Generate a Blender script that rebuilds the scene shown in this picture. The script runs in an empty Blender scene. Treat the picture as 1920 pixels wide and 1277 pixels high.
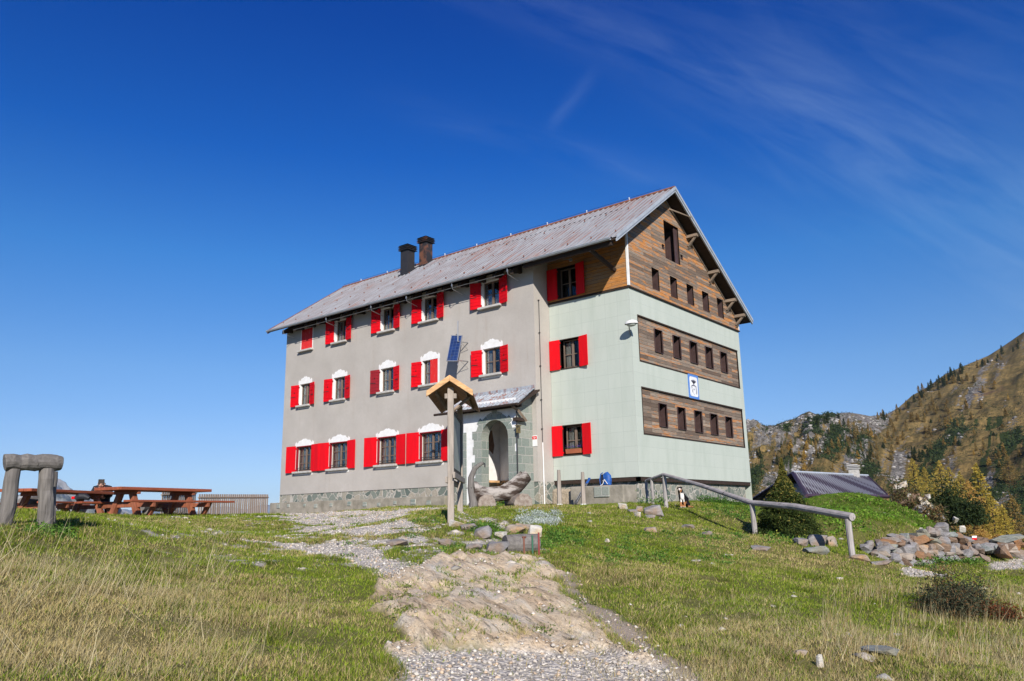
import bpy, bmesh, math, random
import numpy as np
from mathutils import Vector, Matrix
random.seed(7); rng = np.random.default_rng(7)
sc = bpy.context.scene
COL = sc.collection
# ------------------------------------------------------------------ camera
CAM = np.array([13.892, -24.190, -1.250]); YAW, PITCH, ROLL, FPX = .677062, .220817, -.019188, 1463.68
_cy, _sy, _cp, _sp = math.cos(YAW), math.sin(YAW), math.cos(PITCH), math.sin(PITCH)
FWD = np.array([-_sy*_cp, _cy*_cp, _sp]); _r = np.array([_cy, _sy, 0.]); _u = np.cross(_r, FWD)
RIGHT = math.cos(ROLL)*_r+math.sin(ROLL)*_u; UP = -math.sin(ROLL)*_r+math.cos(ROLL)*_u
HF = np.array([-_sy, _cy, 0.]); HR = np.array([_cy, _sy, 0.])      # horizontal forward / right
cd = bpy.data.cameras.new('camera'); cam = bpy.data.objects.new('camera', cd); COL.objects.link(cam)
cd.sensor_width = 36; cd.lens = FPX*36/1920; cd.clip_start = .1; cd.clip_end = 20000
M = Matrix.Identity(4)
for i in range(3):
    M[i][0] = RIGHT[i]; M[i][1] = UP[i]; M[i][2] = -FWD[i]; M[i][3] = CAM[i]
cam.matrix_world = M; sc.camera = cam
# ------------------------------------------------------------------ light
SUN_EL = math.radians(27.7); TO_SUN = Vector((.745*math.cos(SUN_EL), -.667*math.cos(SUN_EL), math.sin(SUN_EL))).normalized()
w = bpy.data.worlds.new('World'); sc.world = w; w.use_nodes = True
nt = w.node_tree; nt.nodes.clear()
out = nt.nodes.new('ShaderNodeOutputWorld'); bg = nt.nodes.new('ShaderNodeBackground')
sky = nt.nodes.new('ShaderNodeTexSky'); sky.sky_type = 'NISHITA'; sky.sun_disc = False
sky.sun_elevation = SUN_EL; sky.sun_rotation = math.atan2(TO_SUN.x, TO_SUN.y)
sky.altitude = 2500; sky.air_density = 1.0; sky.dust_density = .25; sky.ozone_density = 3.5
def wn(t, **k):
    n = nt.nodes.new(t)
    for a, b in k.items(): setattr(n, a, b)
    return n
L = nt.links.new
def rayw(px, py): return Vector(FWD+RIGHT*(px-960)/FPX-UP*(py-638.5)/FPX).normalized()
tc = wn('ShaderNodeTexCoord'); sepz = wn('ShaderNodeSeparateXYZ'); L(tc.outputs['Generated'], sepz.inputs[0])
tint = wn('ShaderNodeValToRGB'); els = tint.color_ramp.elements
TINT = [(0, (.62, .63, .74)), (.077, (.62, .64, .74)), (.177, (.56, .72, .85)), (.31, (.27, .69, 1.02)), (.433, (.06, .47, 1.05)), (.58, (.012, .33, 1.0)), (.75, (.08, .36, 1.0)), (1, (.25, .42, .95))]
while len(els) < len(TINT): els.new(.5)
for e_, (p_, c_) in zip(els, TINT): e_.position = p_; e_.color = (*[v_/1.1 for v_ in c_], 1)
L(sepz.outputs[2], tint.inputs[0])
tm = wn('ShaderNodeMix', data_type='RGBA'); tm.blend_type = 'MULTIPLY'; tm.inputs['Factor'].default_value = 1
L(sky.outputs[0], tm.inputs['A']); L(tint.outputs[0], tm.inputs['B'])
sc2 = wn('ShaderNodeMix', data_type='RGBA'); sc2.blend_type = 'MULTIPLY'; sc2.inputs['Factor'].default_value = 1; sc2.inputs['B'].default_value = (1.1, 1.1, 1.1, 1); L(tm.outputs['Result'], sc2.inputs['A']); sc2.clamp_result = False
def wmath(op, a, b=None):
    n = wn('ShaderNodeMath', operation=op)
    for i_, v_ in enumerate((a, b)):
        if v_ is None: continue
        if hasattr(v_, 'is_output'): L(v_, n.inputs[i_])
        else: n.inputs[i_].default_value = v_
    return n.outputs[0]
def wdot(vec):
    n = wn('ShaderNodeVectorMath', operation='DOT_PRODUCT'); L(tc.outputs['Generated'], n.inputs[0]); n.inputs[1].default_value = tuple(vec); return n.outputs['Value']
def cirrus(p0, p1, width, amp, ext0, ext1, seed):
    d0, d1 = rayw(*p0), rayw(*p1); nrm = d0.cross(d1).normalized(); al = (d1-d0).normalized(); mid = ((d0+d1)/2).normalized(); al = (al-mid*al.dot(mid)).normalized()
    u = wdot(al); v = wdot(nrm); cb = wn('ShaderNodeCombineXYZ'); L(wmath('MULTIPLY', u, 5.), cb.inputs[0]); L(wmath('MULTIPLY', v, 26.), cb.inputs[1]); cb.inputs[2].default_value = seed
    nz = wn('ShaderNodeTexNoise'); L(cb.outputs[0], nz.inputs['Vector']); nz.inputs['Scale'].default_value = 1.1; nz.inputs['Detail'].default_value = 8; nz.inputs['Roughness'].default_value = .6; nz.inputs['Distortion'].default_value = .5
    g = wmath('EXPONENT', wmath('MULTIPLY', wmath('POWER', wmath('DIVIDE', wmath('ABSOLUTE', v), width), 2.), -1.))
    e = wmath('EXPONENT', wmath('MULTIPLY', wmath('POWER', wmath('ABSOLUTE', wmath('DIVIDE', wmath('SUBTRACT', u, ext0), ext1)), 4.), -1.))
    k = wmath('MAXIMUM', wmath('SUBTRACT', nz.outputs[0], .36), 0.)
    return wmath('MULTIPLY', wmath('MULTIPLY', g, e), wmath('MULTIPLY', k, amp))
cl = [cirrus((1000, 0), (1900, 350), .035, .19, 0, .42, 1.), cirrus((1560, 240), (1920, 440), .085, .24, .05, .32, 7.), cirrus((1030, 240), (1115, 135), .008, .17, 0, .04, 3.), cirrus((880, 235), (1250, 340), .02, .12, 0, .2, 11.), cirrus((0, 800), (500, 830), .02, .2, 0, .3, 15.), cirrus((1500, 0), (1900, 120), .08, .11, 0, .3, 19.)]
tot = cl[0]
for c_ in cl[1:]: tot = wmath('ADD', tot, c_)
add = wn('ShaderNodeMix', data_type='RGBA'); L(tot, add.inputs['Factor']); L(sc2.outputs['Result'], add.inputs['A']); add.inputs['B'].default_value = (5.2, 6.7, 7.9, 1); L(add.outputs['Result'], bg.inputs[0])
bg.inputs[1].default_value = .10; L(bg.outputs[0], out.inputs[0])
sd = bpy.data.lights.new('sun', 'SUN'); sun = bpy.data.objects.new('sun', sd); COL.objects.link(sun)
sd.energy = 4.6; sd.angle = math.radians(.5); sd.color = (1, .955, .88)
sun.rotation_euler = TO_SUN.to_track_quat('Z', 'Y').to_euler()
sc.view_settings.view_transform = 'Standard'; sc.view_settings.look = 'None'; sc.view_settings.gamma = 1
sc.view_settings.use_curve_mapping = False; sc.view_settings.exposure = .45
sc.render.engine = 'CYCLES'; sc.cycles.max_bounces = 6; sc.cycles.transparent_max_bounces = 12
# ------------------------------------------------------------------ helpers
def tag(o, label=None, cat=None, group=None, kind=None):
    if label: o['label'] = label
    if cat: o['category'] = cat
    if group: o['group'] = group
    if kind: o['kind'] = kind
    return o
def empty(name, loc, rz=0, label=None, cat=None, group=None):
    o = bpy.data.objects.new(name, None); COL.objects.link(o); o.location = loc; o.rotation_euler[2] = rz; o.empty_display_size = .2
    return tag(o, label, cat, group)
def copy_tree(o, parent=None):
    c = o.copy(); COL.objects.link(c)
    if parent is not None: c.parent = parent
    for ch in [x for x in o.children]: copy_tree(ch, c)
    return c
def rotm(rx=0, ry=0, rz=0):
    return np.array((Matrix.Rotation(rz, 3, 'Z') @ Matrix.Rotation(ry, 3, 'Y') @ Matrix.Rotation(rx, 3, 'X')))
class MB:
    def __init__(s): s.v = []; s.f = []; s.m = []; s.mi = 0
    def add(s, V, F):
        n = len(s.v); s.v += [tuple(map(float, p)) for p in V]
        for f in F: s.f.append(tuple(n+i for i in f)); s.m.append(s.mi)
        return s
    def box(s, c, d, R=None):
        h = np.array(d)/2; P = np.array([[x, y, z] for x in (-1, 1) for y in (-1, 1) for z in (-1, 1)])*h
        if R is not None: P = P@np.array(R).T
        return s.add(P+np.array(c), [(0, 1, 3, 2), (4, 6, 7, 5), (0, 4, 5, 1), (2, 3, 7, 6), (0, 2, 6, 4), (1, 5, 7, 3)])
    def bb(s, x0, x1, y0, y1, z0, z1): return s.box(((x0+x1)/2, (y0+y1)/2, (z0+z1)/2), (abs(x1-x0), abs(y1-y0), abs(z1-z0)))
    def tube(s, pts, rad, n=8, jit=0, cap=True, seed=0):
        pts = np.array(pts, float); k = len(pts); rad = np.ones(k)*rad if np.isscalar(rad) else np.array(rad)
        rs = np.random.default_rng(seed); V = []; ref = None
        for i in range(k):
            t = pts[min(i+1, k-1)]-pts[max(i-1, 0)]; t /= np.linalg.norm(t)+1e-9
            if ref is None:
                a = np.array([0, 0, 1.]) if abs(t[2]) < .9 else np.array([1., 0, 0]); ref = np.cross(t, a)
            ref = ref-t*(ref@t); ref /= np.linalg.norm(ref); b = np.cross(t, ref)
            for j in range(n):
                an = 2*math.pi*j/n; rr = rad[i]*(1+jit*rs.uniform(-1, 1)); V.append(pts[i]+rr*(math.cos(an)*ref+math.sin(an)*b))
        F = [(i*n+j, i*n+(j+1) % n, (i+1)*n+(j+1) % n, (i+1)*n+j) for i in range(k-1) for j in range(n)]
        if cap: F += [tuple(range(n))[::-1], tuple((k-1)*n+j for j in range(n))]
        return s.add(V, F)
    def prism(s, poly, a):     # extrude a 3D polygon by vector a
        n = len(poly); P = [np.array(p, float) for p in poly]; e = np.array(a, float)
        return s.add(P+[p+e for p in P], [tuple(range(n))[::-1], tuple(range(n, 2*n))]+[(i, (i+1) % n, n+(i+1) % n, n+i) for i in range(n)])
    def build(s, name, mat, parent=None, bevel=0, smooth=False):
        me = bpy.data.meshes.new(name); me.from_pydata(s.v, [], s.f)
        for m in (mat if isinstance(mat, (list, tuple)) else [mat]): me.materials.append(m)
        if len(me.polygons): me.polygons.foreach_set('material_index', s.m)
        if smooth: me.polygons.foreach_set('use_smooth', [True]*len(me.polygons))
        me.update(); bm = bmesh.new(); bm.from_mesh(me); bmesh.ops.recalc_face_normals(bm, faces=bm.faces); bm.to_mesh(me); bm.free()
        o = bpy.data.objects.new(name, me); COL.objects.link(o)
        if parent is not None: o.parent = parent
        if bevel:
            b = o.modifiers.new('bevel', 'BEVEL'); b.width = bevel; b.segments = 2; b.limit_method = 'ANGLE'; b.angle_limit = .7
        return o
def fastmesh(name, V, F, mat, cols=None, parent=None):
    me = bpy.data.meshes.new(name); V = np.asarray(V, np.float32); F = np.asarray(F, np.int32); k = F.shape[1]
    me.vertices.add(len(V)); me.vertices.foreach_set('co', V.ravel())
    me.loops.add(F.size); me.loops.foreach_set('vertex_index', F.ravel())
    me.polygons.add(len(F)); me.polygons.foreach_set('loop_start', np.arange(0, F.size, k, dtype=np.int32))
    me.polygons.foreach_set('loop_total', np.full(len(F), k, np.int32))
    me.update(calc_edges=True); me.validate()
    if cols is not None:
        for nm, c in cols.items():
            a = me.attributes.new(nm, 'FLOAT_COLOR', 'POINT'); c4 = np.ones((len(V), 4), np.float32); c4[:, :3] = c; a.data.foreach_set('color', c4.ravel())
    me.materials.append(mat); o = bpy.data.objects.new(name, me); COL.objects.link(o)
    if parent is not None: o.parent = parent
    return o
# ---- noise in numpy
def vnoise(x, y, seed=0):
    xi = np.floor(x).astype(np.int64); yi = np.floor(y).astype(np.int64); fx = x-xi; fy = y-yi
    fx = fx*fx*(3-2*fx); fy = fy*fy*(3-2*fy)
    def h(a, b):
        n = (a*374761393+b*668265263+seed*1274126177) & 0x7fffffff; n = ((n ^ (n >> 13))*1274126177) & 0x7fffffff
        return ((n ^ (n >> 16)) & 0xffff)/65535.
    return (h(xi, yi)*(1-fx)+h(xi+1, yi)*fx)*(1-fy)+(h(xi, yi+1)*(1-fx)+h(xi+1, yi+1)*fx)*fy
def fbm(x, y, o=4, seed=0, g=.5):
    s = 0; a = 1; t = 0
    for i in range(o): s = s+a*vnoise(x*2**i+i*17.3, y*2**i-i*9.1, seed+i); t += a; a *= g
    return s/t
# ---- materials
def newmat(name):
    m = bpy.data.materials.new(name); m.use_nodes = True; n = m.node_tree; b = n.nodes['Principled BSDF']; return m, n, b
class NT:
    def __init__(s, n): s.n = n
    def __call__(s, t, ins=None, **k):
        x = s.n.nodes.new(t)
        for a, b in k.items(): setattr(x, a, b)
        for a, b in (ins or {}).items():
            if hasattr(b, 'is_output'): s.n.links.new(b, x.inputs[a])
            else: x.inputs[a].default_value = b
        return x
    def link(s, a, b): s.n.links.new(a, b)
    def vec(s, scale=(1, 1, 1), rot=(0, 0, 0), swz=None):
        c = s('ShaderNodeTexCoord').outputs['Object']
        if swz:
            sp = s('ShaderNodeSeparateXYZ', {0: c}); cb = s('ShaderNodeCombineXYZ')
            for i, ch in enumerate(swz):
                if ch in 'XYZ': s.link(sp.outputs['XYZ'.index(ch)], cb.inputs[i])
            c = cb.outputs[0]
        return s('ShaderNodeMapping', {'Vector': c, 'Scale': scale, 'Rotation': rot}).outputs[0]
    def noise(s, v, scale, detail=5, rough=.55, dist=0): return s('ShaderNodeTexNoise', {'Vector': v, 'Scale': scale, 'Detail': detail, 'Roughness': rough, 'Distortion': dist}).outputs[0]
    def ramp(s, f, els, interp='LINEAR'):
        r = s('ShaderNodeValToRGB', {0: f}); e = r.color_ramp.elements; r.color_ramp.interpolation = interp
        while len(e) < len(els): e.new(.5)
        for x, (p, c) in zip(e, els): x.position = p; x.color = (*c, 1) if len(c) == 3 else c
        return r.outputs[0]
    def mix(s, f, a, b, mode='MIX'):
        m = s('ShaderNodeMix', data_type='RGBA', blend_type=mode)
        for k, v in (('Factor', f), ('A', a), ('B', b)):
            if hasattr(v, 'is_output'): s.link(v, m.inputs[k])
            else: m.inputs[k].default_value = (*v, 1) if isinstance(v, tuple) and len(v) == 3 else v
        return m.outputs['Result']
    def math(s, op, a, b=0.):
        m = s('ShaderNodeMath', operation=op)
        for i, v in enumerate((a, b)):
            if hasattr(v, 'is_output'): s.link(v, m.inputs[i])
            else: m.inputs[i].default_value = v
        return m.outputs[0]
    def bump(s, h, strength, dist, b):
        x = s('ShaderNodeBump', {'Height': h, 'Strength': strength, 'Distance': dist}); s.link(x.outputs[0], b.inputs['Normal'])
def simple(name, c, rough=.7, var=.25, scale=6, bump=.25, bd=.01, c2=None, metal=0, stretch=(1, 1, 1), spec=.3, det=6, pos=(.3, .7)):
    m, n, b = newmat(name); T = NT(n); v = T.vec(stretch); f = T.noise(v, scale, det, .62)
    c2 = c2 or tuple(x*(1-var) for x in c)
    T.link(T.ramp(f, [(pos[0], c2), (pos[1], c)]), b.inputs['Base Color']); b.inputs['Roughness'].default_value = rough; b.inputs['Metallic'].default_value = metal
    b.inputs['Specular IOR Level'].default_value = spec
    if bump: T.bump(T.noise(v, scale*4, 4), bump, bd, b)
    return m
MT = {}
def mk_plaster():
    m, n, b = newmat('grey_plaster'); T = NT(n); v = T.vec()
    f1 = T.noise(v, .8, 6, .6); f2 = T.noise(v, 9, 5, .7); f3 = T.noise(T.vec((3.2, 3.2, .25)), 1.4, 4, .6); f4 = T.noise(v, 60, 3, .8)
    c = T.ramp(f1, [(.3, (.40, .362, .318)), (.7, (.505, .462, .412))])
    c = T.mix(T.ramp(f2, [(.35, (0, 0, 0)), (.75, (.45,)*3)]), c, (.40, .36, .315))
    c = T.mix(T.ramp(f3, [(.58, (0, 0, 0)), (.8, (.4,)*3)]), c, (.36, .29, .225))
    c = T.mix(.2, c, T.ramp(f4, [(.3, (.1, .09, .08)), (.7, (.6, .57, .54))]))
    T.link(c, b.inputs['Base Color']); b.inputs['Roughness'].default_value = .92; b.inputs['Specular IOR Level'].default_value = .1
    T.bump(T.noise(v, 38, 4, .75), .55, .012, b); return m
def mk_clad(name, sw):
    m, n, b = newmat(name); T = NT(n); v = T.vec(swz=sw)
    br = T('ShaderNodeTexBrick', {'Vector': v, 'Color1': (.475, .505, .44, 1), 'Color2': (.452, .485, .422, 1), 'Mortar': (.36, .39, .34, 1), 'Scale': 1., 'Mortar Size': .006 if sw[0] == 'X' else .005, 'Mortar Smooth': .2, 'Brick Width': .533 if sw[0] == 'X' else 3.1, 'Row Height': .533}, offset=0, squash=1)
    f = T.noise(T.vec((1, 1, .22)), 2.2, 5, .6); f2 = T.noise(T.vec(), 45, 3, .8)
    c = T.mix(T.ramp(f, [(.45, (0, 0, 0)), (.75, (.75,)*3)]), br.outputs[0], (.385, .425, .36))
    c = T.mix(.10, c, T.ramp(f2, [(.3, (.2, .25, .2)), (.7, (.8, .85, .8))]))
    T.link(c, b.inputs['Base Color']); b.inputs['Roughness'].default_value = .75; b.inputs['Specular IOR Level'].default_value = .25
    T.bump(f2, .25, .004, b); return m
def mk_boards(name, sw, greys, oranges, amt, rowh=.135, bw=1.9):
    m, n, b = newmat(name); T = NT(n); v = T.vec(swz=sw)
    br = T('ShaderNodeTexBrick', {'Vector': v, 'Color1': (*greys[0], 1), 'Color2': (*greys[1], 1), 'Mortar': (.05, .036, .026, 1), 'Scale': 1., 'Mortar Size': .0045, 'Mortar Smooth': .3, 'Brick Width': bw, 'Row Height': rowh}, offset=.37)
    brb = T('ShaderNodeTexBrick', {'Vector': v, 'Color1': (0, 0, 0, 1), 'Color2': (1, 1, 1, 1), 'Mortar': (0, 0, 0, 1), 'Scale': 1., 'Mortar Size': 0, 'Brick Width': bw, 'Row Height': rowh}, offset=.37)
    st = (1, 1, 9)
    f = T.noise(T.vec(st), 1.1, 7, .7, .4); fine = T.noise(T.vec((1.5, 1.5, 30)), 2.2, 6, .75, .3)
    o = T.mix(T.noise(T.vec(st), 2.6, 4), oranges[0], oranges[1])
    fac = T.math('ADD', f, T.math('MULTIPLY', T.math('SUBTRACT', brb.outputs[0], .5), .16))
    c = T.mix(T.ramp(fac, [(.56-amt, (0, 0, 0)), (.66-amt, (1, 1, 1))]), br.outputs[0], o)
    c = T.mix(1., c, T.ramp(fine, [(.3, (.42, .4, .38)), (.62, (1.12, 1.1, 1.08))]), 'MULTIPLY')
    c = T.mix(T.math('SUBTRACT', 1., br.outputs['Fac']), (.02, .013, .01), c)
    T.link(c, b.inputs['Base Color']); b.inputs['Roughness'].default_value = .85; b.inputs['Specular IOR Level'].default_value = .15
    h = T.math('SUBTRACT', T.math('MULTIPLY', fine, .3), br.outputs['Fac']); T.bump(h, .5, .009, b); return m
def mk_rubble(name, sw, scale=3.2, stone=((.12, .145, .125), (.235, .25, .21), (.34, .30, .24)), mortar=(.48, .44, .38), mw=.06, st=(1, 1, 1)):
    m, n, b = newmat(name); T = NT(n); v = T.vec(st, swz=sw)
    v2 = T('ShaderNodeMix', {'Factor': .08}, data_type='RGBA'); T.link(v, v2.inputs['A']); T.link(T('ShaderNodeTexNoise', {'Vector': v, 'Scale': 5.}).outputs[1], v2.inputs['B']); vv = v2.outputs['Result']
    e = T('ShaderNodeTexVoronoi', {'Vector': vv, 'Scale': scale}, feature='DISTANCE_TO_EDGE'); c = T('ShaderNodeTexVoronoi', {'Vector': vv, 'Scale': scale})
    sp = T('ShaderNodeSeparateColor', {0: c.outputs['Color']})
    sc_ = T.ramp(sp.outputs[0], [(.1, stone[0]), (.55, stone[1]), (.95, stone[2])]); f = T.noise(T.vec(), 22, 6, .7)
    sc_ = T.mix(1., sc_, T.ramp(f, [(.3, (.65,)*3), (.7, (1.25,)*3)]), 'MULTIPLY')
    edge = T.ramp(T.math('ADD', e.outputs['Distance'], T.math('MULTIPLY', T.math('SUBTRACT', f, .5), .06)), [(mw*.55, (0, 0, 0)), (mw, (1, 1, 1))])
    col = T.mix(edge, T.mix(f, mortar, tuple(x*.8 for x in mortar)), sc_); T.link(col, b.inputs['Base Color']); b.inputs['Roughness'].default_value = .9
    b.inputs['Specular IOR Level'].default_value = .15
    T.bump(T.math('ADD', edge, T.math('MULTIPLY', f, .6)), .7, .02, b); return m
def mk_blocks(name, sw):
    m, n, b = newmat(name); T = NT(n); v = T.vec(swz=sw)
    v2 = T('ShaderNodeMix', {'Factor': .035}, data_type='RGBA'); T.link(v, v2.inputs['A']); T.link(T('ShaderNodeTexNoise', {'Vector': v, 'Scale': 3.}).outputs[1], v2.inputs['B'])
    br = T('ShaderNodeTexBrick', {'Vector': v2.outputs['Result'], 'Color1': (.19, .225, .195, 1), 'Color2': (.29, .305, .26, 1), 'Mortar': (.40, .385, .34, 1), 'Scale': 1., 'Mortar Size': .014, 'Mortar Smooth': .4, 'Brick Width': .46, 'Row Height': .30}, offset=.43)
    f = T.noise(T.vec(), 26, 6, .75); c = T.mix(1., br.outputs[0], T.ramp(f, [(.3, (.7,)*3), (.7, (1.2,)*3)]), 'MULTIPLY')
    T.link(c, b.inputs['Base Color']); b.inputs['Roughness'].default_value = .9; T.bump(T.math('SUBTRACT', T.math('MULTIPLY', f, .6), br.outputs['Fac']), .6, .015, b); return m
def mk_roof(name, base, base2, rust, amt, stre):
    m, n, b = newmat(name); T = NT(n); f = T.noise(T.vec(stre), 3.0, 7, .68, .2); g = T.noise(T.vec(), .35, 4); h = T.noise(T.vec((stre[0]*1.7, stre[1], stre[2])), 6.0, 5, .7)
    c = T.ramp(h, [(.35, base2), (.65, base)])
    fac = T.math('ADD', f, T.math('MULTIPLY', T.math('SUBTRACT', g, .5), .5)); c = T.mix(T.ramp(fac, [(.60-amt, (0, 0, 0)), (.70-amt, (.85,)*3)]), c, T.ramp(h, [(.3, rust), (.7, tuple(x*1.9 for x in rust))]))
    sx = T('ShaderNodeSeparateXYZ', {0: T('ShaderNodeTexCoord').outputs['Object']}).outputs[0]; fr = T.math('FRACT', T.math('DIVIDE', T.math('ADD', sx, 20.3), .262))
    line = T.ramp(fr, [(.0, (0, 0, 0)), (.70, (0, 0, 0)), (.76, (1, 1, 1)), (.82, (0, 0, 0)), (.94, (0, 0, 0)), (.98, (1, 1, 1))]); ln = T.noise(T.vec((.9, .5, .5)), 2.2, 4); c = T.mix(T.math('MULTIPLY', line, T.ramp(ln, [(.38, (.25,)*3), (.6, (.9,)*3)])), c, (.15, .085, .07))
    T.link(c, b.inputs['Base Color']); b.inputs['Roughness'].default_value = .6; b.inputs['Metallic'].default_value = .08; b.inputs['Specular IOR Level'].default_value = .4
    T.bump(f, .1, .004, b); return m
def mk_attr(name, rough=.8, transl=.25, spec=.15):
    m, n, b = newmat(name); T = NT(n); a = T('ShaderNodeAttribute', attribute_name='col'); T.link(a.outputs['Color'], b.inputs['Base Color']); b.inputs['Roughness'].default_value = rough; b.inputs['Specular IOR Level'].default_value = spec
    if transl:
        tr = T('ShaderNodeBsdfTranslucent'); T.link(a.outputs['Color'], tr.inputs[0]); mx = T('ShaderNodeMixShader', {0: transl}); T.link(b.outputs[0], mx.inputs[1]); T.link(tr.outputs[0], mx.inputs[2])
        T.link(mx.outputs[0], n.nodes['Material Output'].inputs[0])
    return m
def mk_wood(name, c, c2, crack=(.03, .025, .02), st=(14, 14, 1), scale=1.5, rough=.8):
    m, n, b = newmat(name); T = NT(n); f = T.noise(T.vec(st), scale, 7, .7, .5); g = T.noise(T.vec(), 3, 4); k = T.noise(T.vec((st[0]*1.5, st[1]*1.5, st[2]*.6)), scale*1.3, 4, .6, 1.)
    col = T.mix(g, c, c2); col = T.mix(1., col, T.ramp(f, [(.3, (.55,)*3), (.65, (1.15,)*3)]), 'MULTIPLY'); col = T.mix(T.ramp(k, [(.28, (1, 1, 1)), (.36, (0, 0, 0))]), col, crack)
    T.link(col, b.inputs['Base Color']); b.inputs['Roughness'].default_value = rough; b.inputs['Specular IOR Level'].default_value = .2; T.bump(f, .6, .01, b); return m
MT['plaster'] = mk_plaster(); MT['clad_f'] = mk_clad('green_panels_front', 'XZ0'); MT['clad_g'] = mk_clad('green_panels_gable', 'YZ0')
MT['wood_g'] = mk_boards('weathered_boards_gable', 'YZ0', ((.15, .11, .085), (.38, .315, .25)), ((.60, .26, .09), (.42, .19, .08)), .025)
MT['wood_top'] = mk_boards('weathered_boards_upper', 'YZ0', ((.17, .125, .095), (.38, .315, .25)), ((.66, .28, .08), (.46, .20, .07)), .065)
MT['wood_f'] = mk_boards('sheltered_boards', 'XZ0', ((.36, .22, .12), (.30, .19, .11)), ((.56, .25, .07), (.44, .18, .05)), .12)
MT['rubble_f'] = mk_rubble('rubble_masonry_front', 'XZ0', 3.4); MT['rubble_g'] = mk_rubble('rubble_masonry_gable', 'YZ0', 4.2, st=(.9, 1, 1))
MT['plinth'] = simple('plinth_concrete', (.36, .32, .26), .95, c2=(.19, .17, .13), scale=2.5, bump=.7, bd=.02)
MT['blocks'] = mk_blocks('porch_blocks', 'XZ0'); MT['blocks_s'] = mk_blocks('porch_blocks_side', 'YZ0')
MT['roof'] = mk_roof('ribbed_metal_roof', (.355, .37, .39), (.24, .245, .255), (.20, .105, .08), .05, (9, .14, .14))
MT['trim'] = simple('galvanised_trim', (.44, .47, .51), .5, c2=(.32, .35, .38), scale=4, bump=0, metal=.1)
MT['rusttrim'] = simple('rusty_trim', (.30, .13, .08), .7, c2=(.13, .05, .035), scale=5, bump=.1)
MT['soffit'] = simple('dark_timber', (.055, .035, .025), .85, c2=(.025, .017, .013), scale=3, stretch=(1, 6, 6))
MT['purlin'] = mk_wood('old_timber', (.24, .175, .125), (.34, .265, .20), st=(2, 8, 8))
MT['whitewash'] = simple('white_paint', (.80, .79, .77), .85, c2=(.68, .66, .63), scale=5, bump=.35, bd=.006, spec=.1)
MT['concrete'] = simple('sill_concrete', (.56, .53, .48), .9, c2=(.36, .34, .31), scale=9, bump=.5)
MT['red'] = simple('red_paint', (.76, .004, .010), .55, c2=(.56, .006, .012), scale=1.6, bump=.08, spec=.12, stretch=(2.5, 2.5, .5))
MT['redslat'] = simple('red_paint_boards', (.72, .004, .010), .6, c2=(.52, .005, .012), scale=4, bump=.15, spec=.12)
MT['redold'] = simple('worn_red_paint', (.60, .02, .02), .7, c2=(.50, .25, .22), scale=7, stretch=(3, 3, .6), pos=(.22, .42))
MT['reddark'] = simple('faded_red_paint', (.30, .012, .02), .6, c2=(.22, .012, .016), scale=4)
MT['frame'] = mk_wood('window_wood', (.23, .17, .13), (.15, .10, .075), st=(9, 9, 1))
MT['framedark'] = simple('dark_frame', (.055, .032, .022), .7, c2=(.03, .02, .015), scale=5)
MT['slitmetal'] = simple('brown_sheet_metal', (.085, .05, .045), .45, c2=(.05, .03, .028), scale=5, bump=.05, spec=.5)
MT['black'] = simple('black_metal', (.022, .022, .026), .5, c2=(.035, .032, .032), scale=5, bump=.05)
MT['blackrust'] = simple('rusted_black_metal', (.028, .025, .026), .6, c2=(.15, .065, .04), scale=2.2, pos=(.38, .5))
MT['steel'] = simple('steel', (.42, .43, .44), .4, metal=.7, bump=0)
MT['curtain'] = simple('curtain_cloth', (.66, .58, .52), .9, c2=(.38, .26, .21), scale=3, stretch=(10, 10, .4), pos=(.35, .6))
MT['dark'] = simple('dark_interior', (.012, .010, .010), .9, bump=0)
def mk_glass():
    m, n, b = newmat('window_glass'); T = NT(n); g = T('ShaderNodeBsdfGlossy', {'Roughness': .03, 'Color': (.9, .95, 1, 1)}); t = T('ShaderNodeBsdfTransparent', {'Color': (.72, .76, .76, 1)})
    fr = T('ShaderNodeFresnel', {'IOR': 1.5}); mx = T('ShaderNodeMixShader'); T.link(T.math('MULTIPLY', fr.outputs[0], .45), mx.inputs[0]); T.link(t.outputs[0], mx.inputs[1]); T.link(g.outputs[0], mx.inputs[2]); T.link(mx.outputs[0], n.nodes['Material Output'].inputs[0]); return m
MT['glass'] = mk_glass()
MT['log'] = mk_wood('grey_log', (.135, .12, .108), (.21, .19, .17), st=(8, 8, .8), scale=2.2); MT['logx'] = mk_wood('grey_log_lying', (.135, .12, .108), (.22, .20, .18), st=(.9, 8, 8), scale=2.2)
MT['endgrain'] = simple('end_grain', (.42, .38, .33), .9, c2=(.22, .19, .16), scale=12)
MT['pine'] = mk_wood('fresh_pine', (.60, .33, .14), (.66, .42, .22), crack=(.3, .13, .05), st=(2, 2, 9)); MT['post'] = mk_wood('post_wood', (.32, .27, .225), (.38, .325, .27), st=(12, 12, 1))
MT['table'] = mk_wood('varnished_red_wood', (.27, .065, .03), (.36, .11, .055), crack=(.08, .02, .01), st=(1, 10, 10), rough=.45)
MT['tableleg'] = mk_wood('varnished_leg_wood', (.25, .07, .035), (.33, .13, .07), crack=(.08, .02, .01), st=(9, 9, 1), rough=.5)
MT['paling'] = mk_wood('weathered_palings', (.30, .235, .19), (.37, .315, .27), st=(12, 12, .8))
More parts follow.
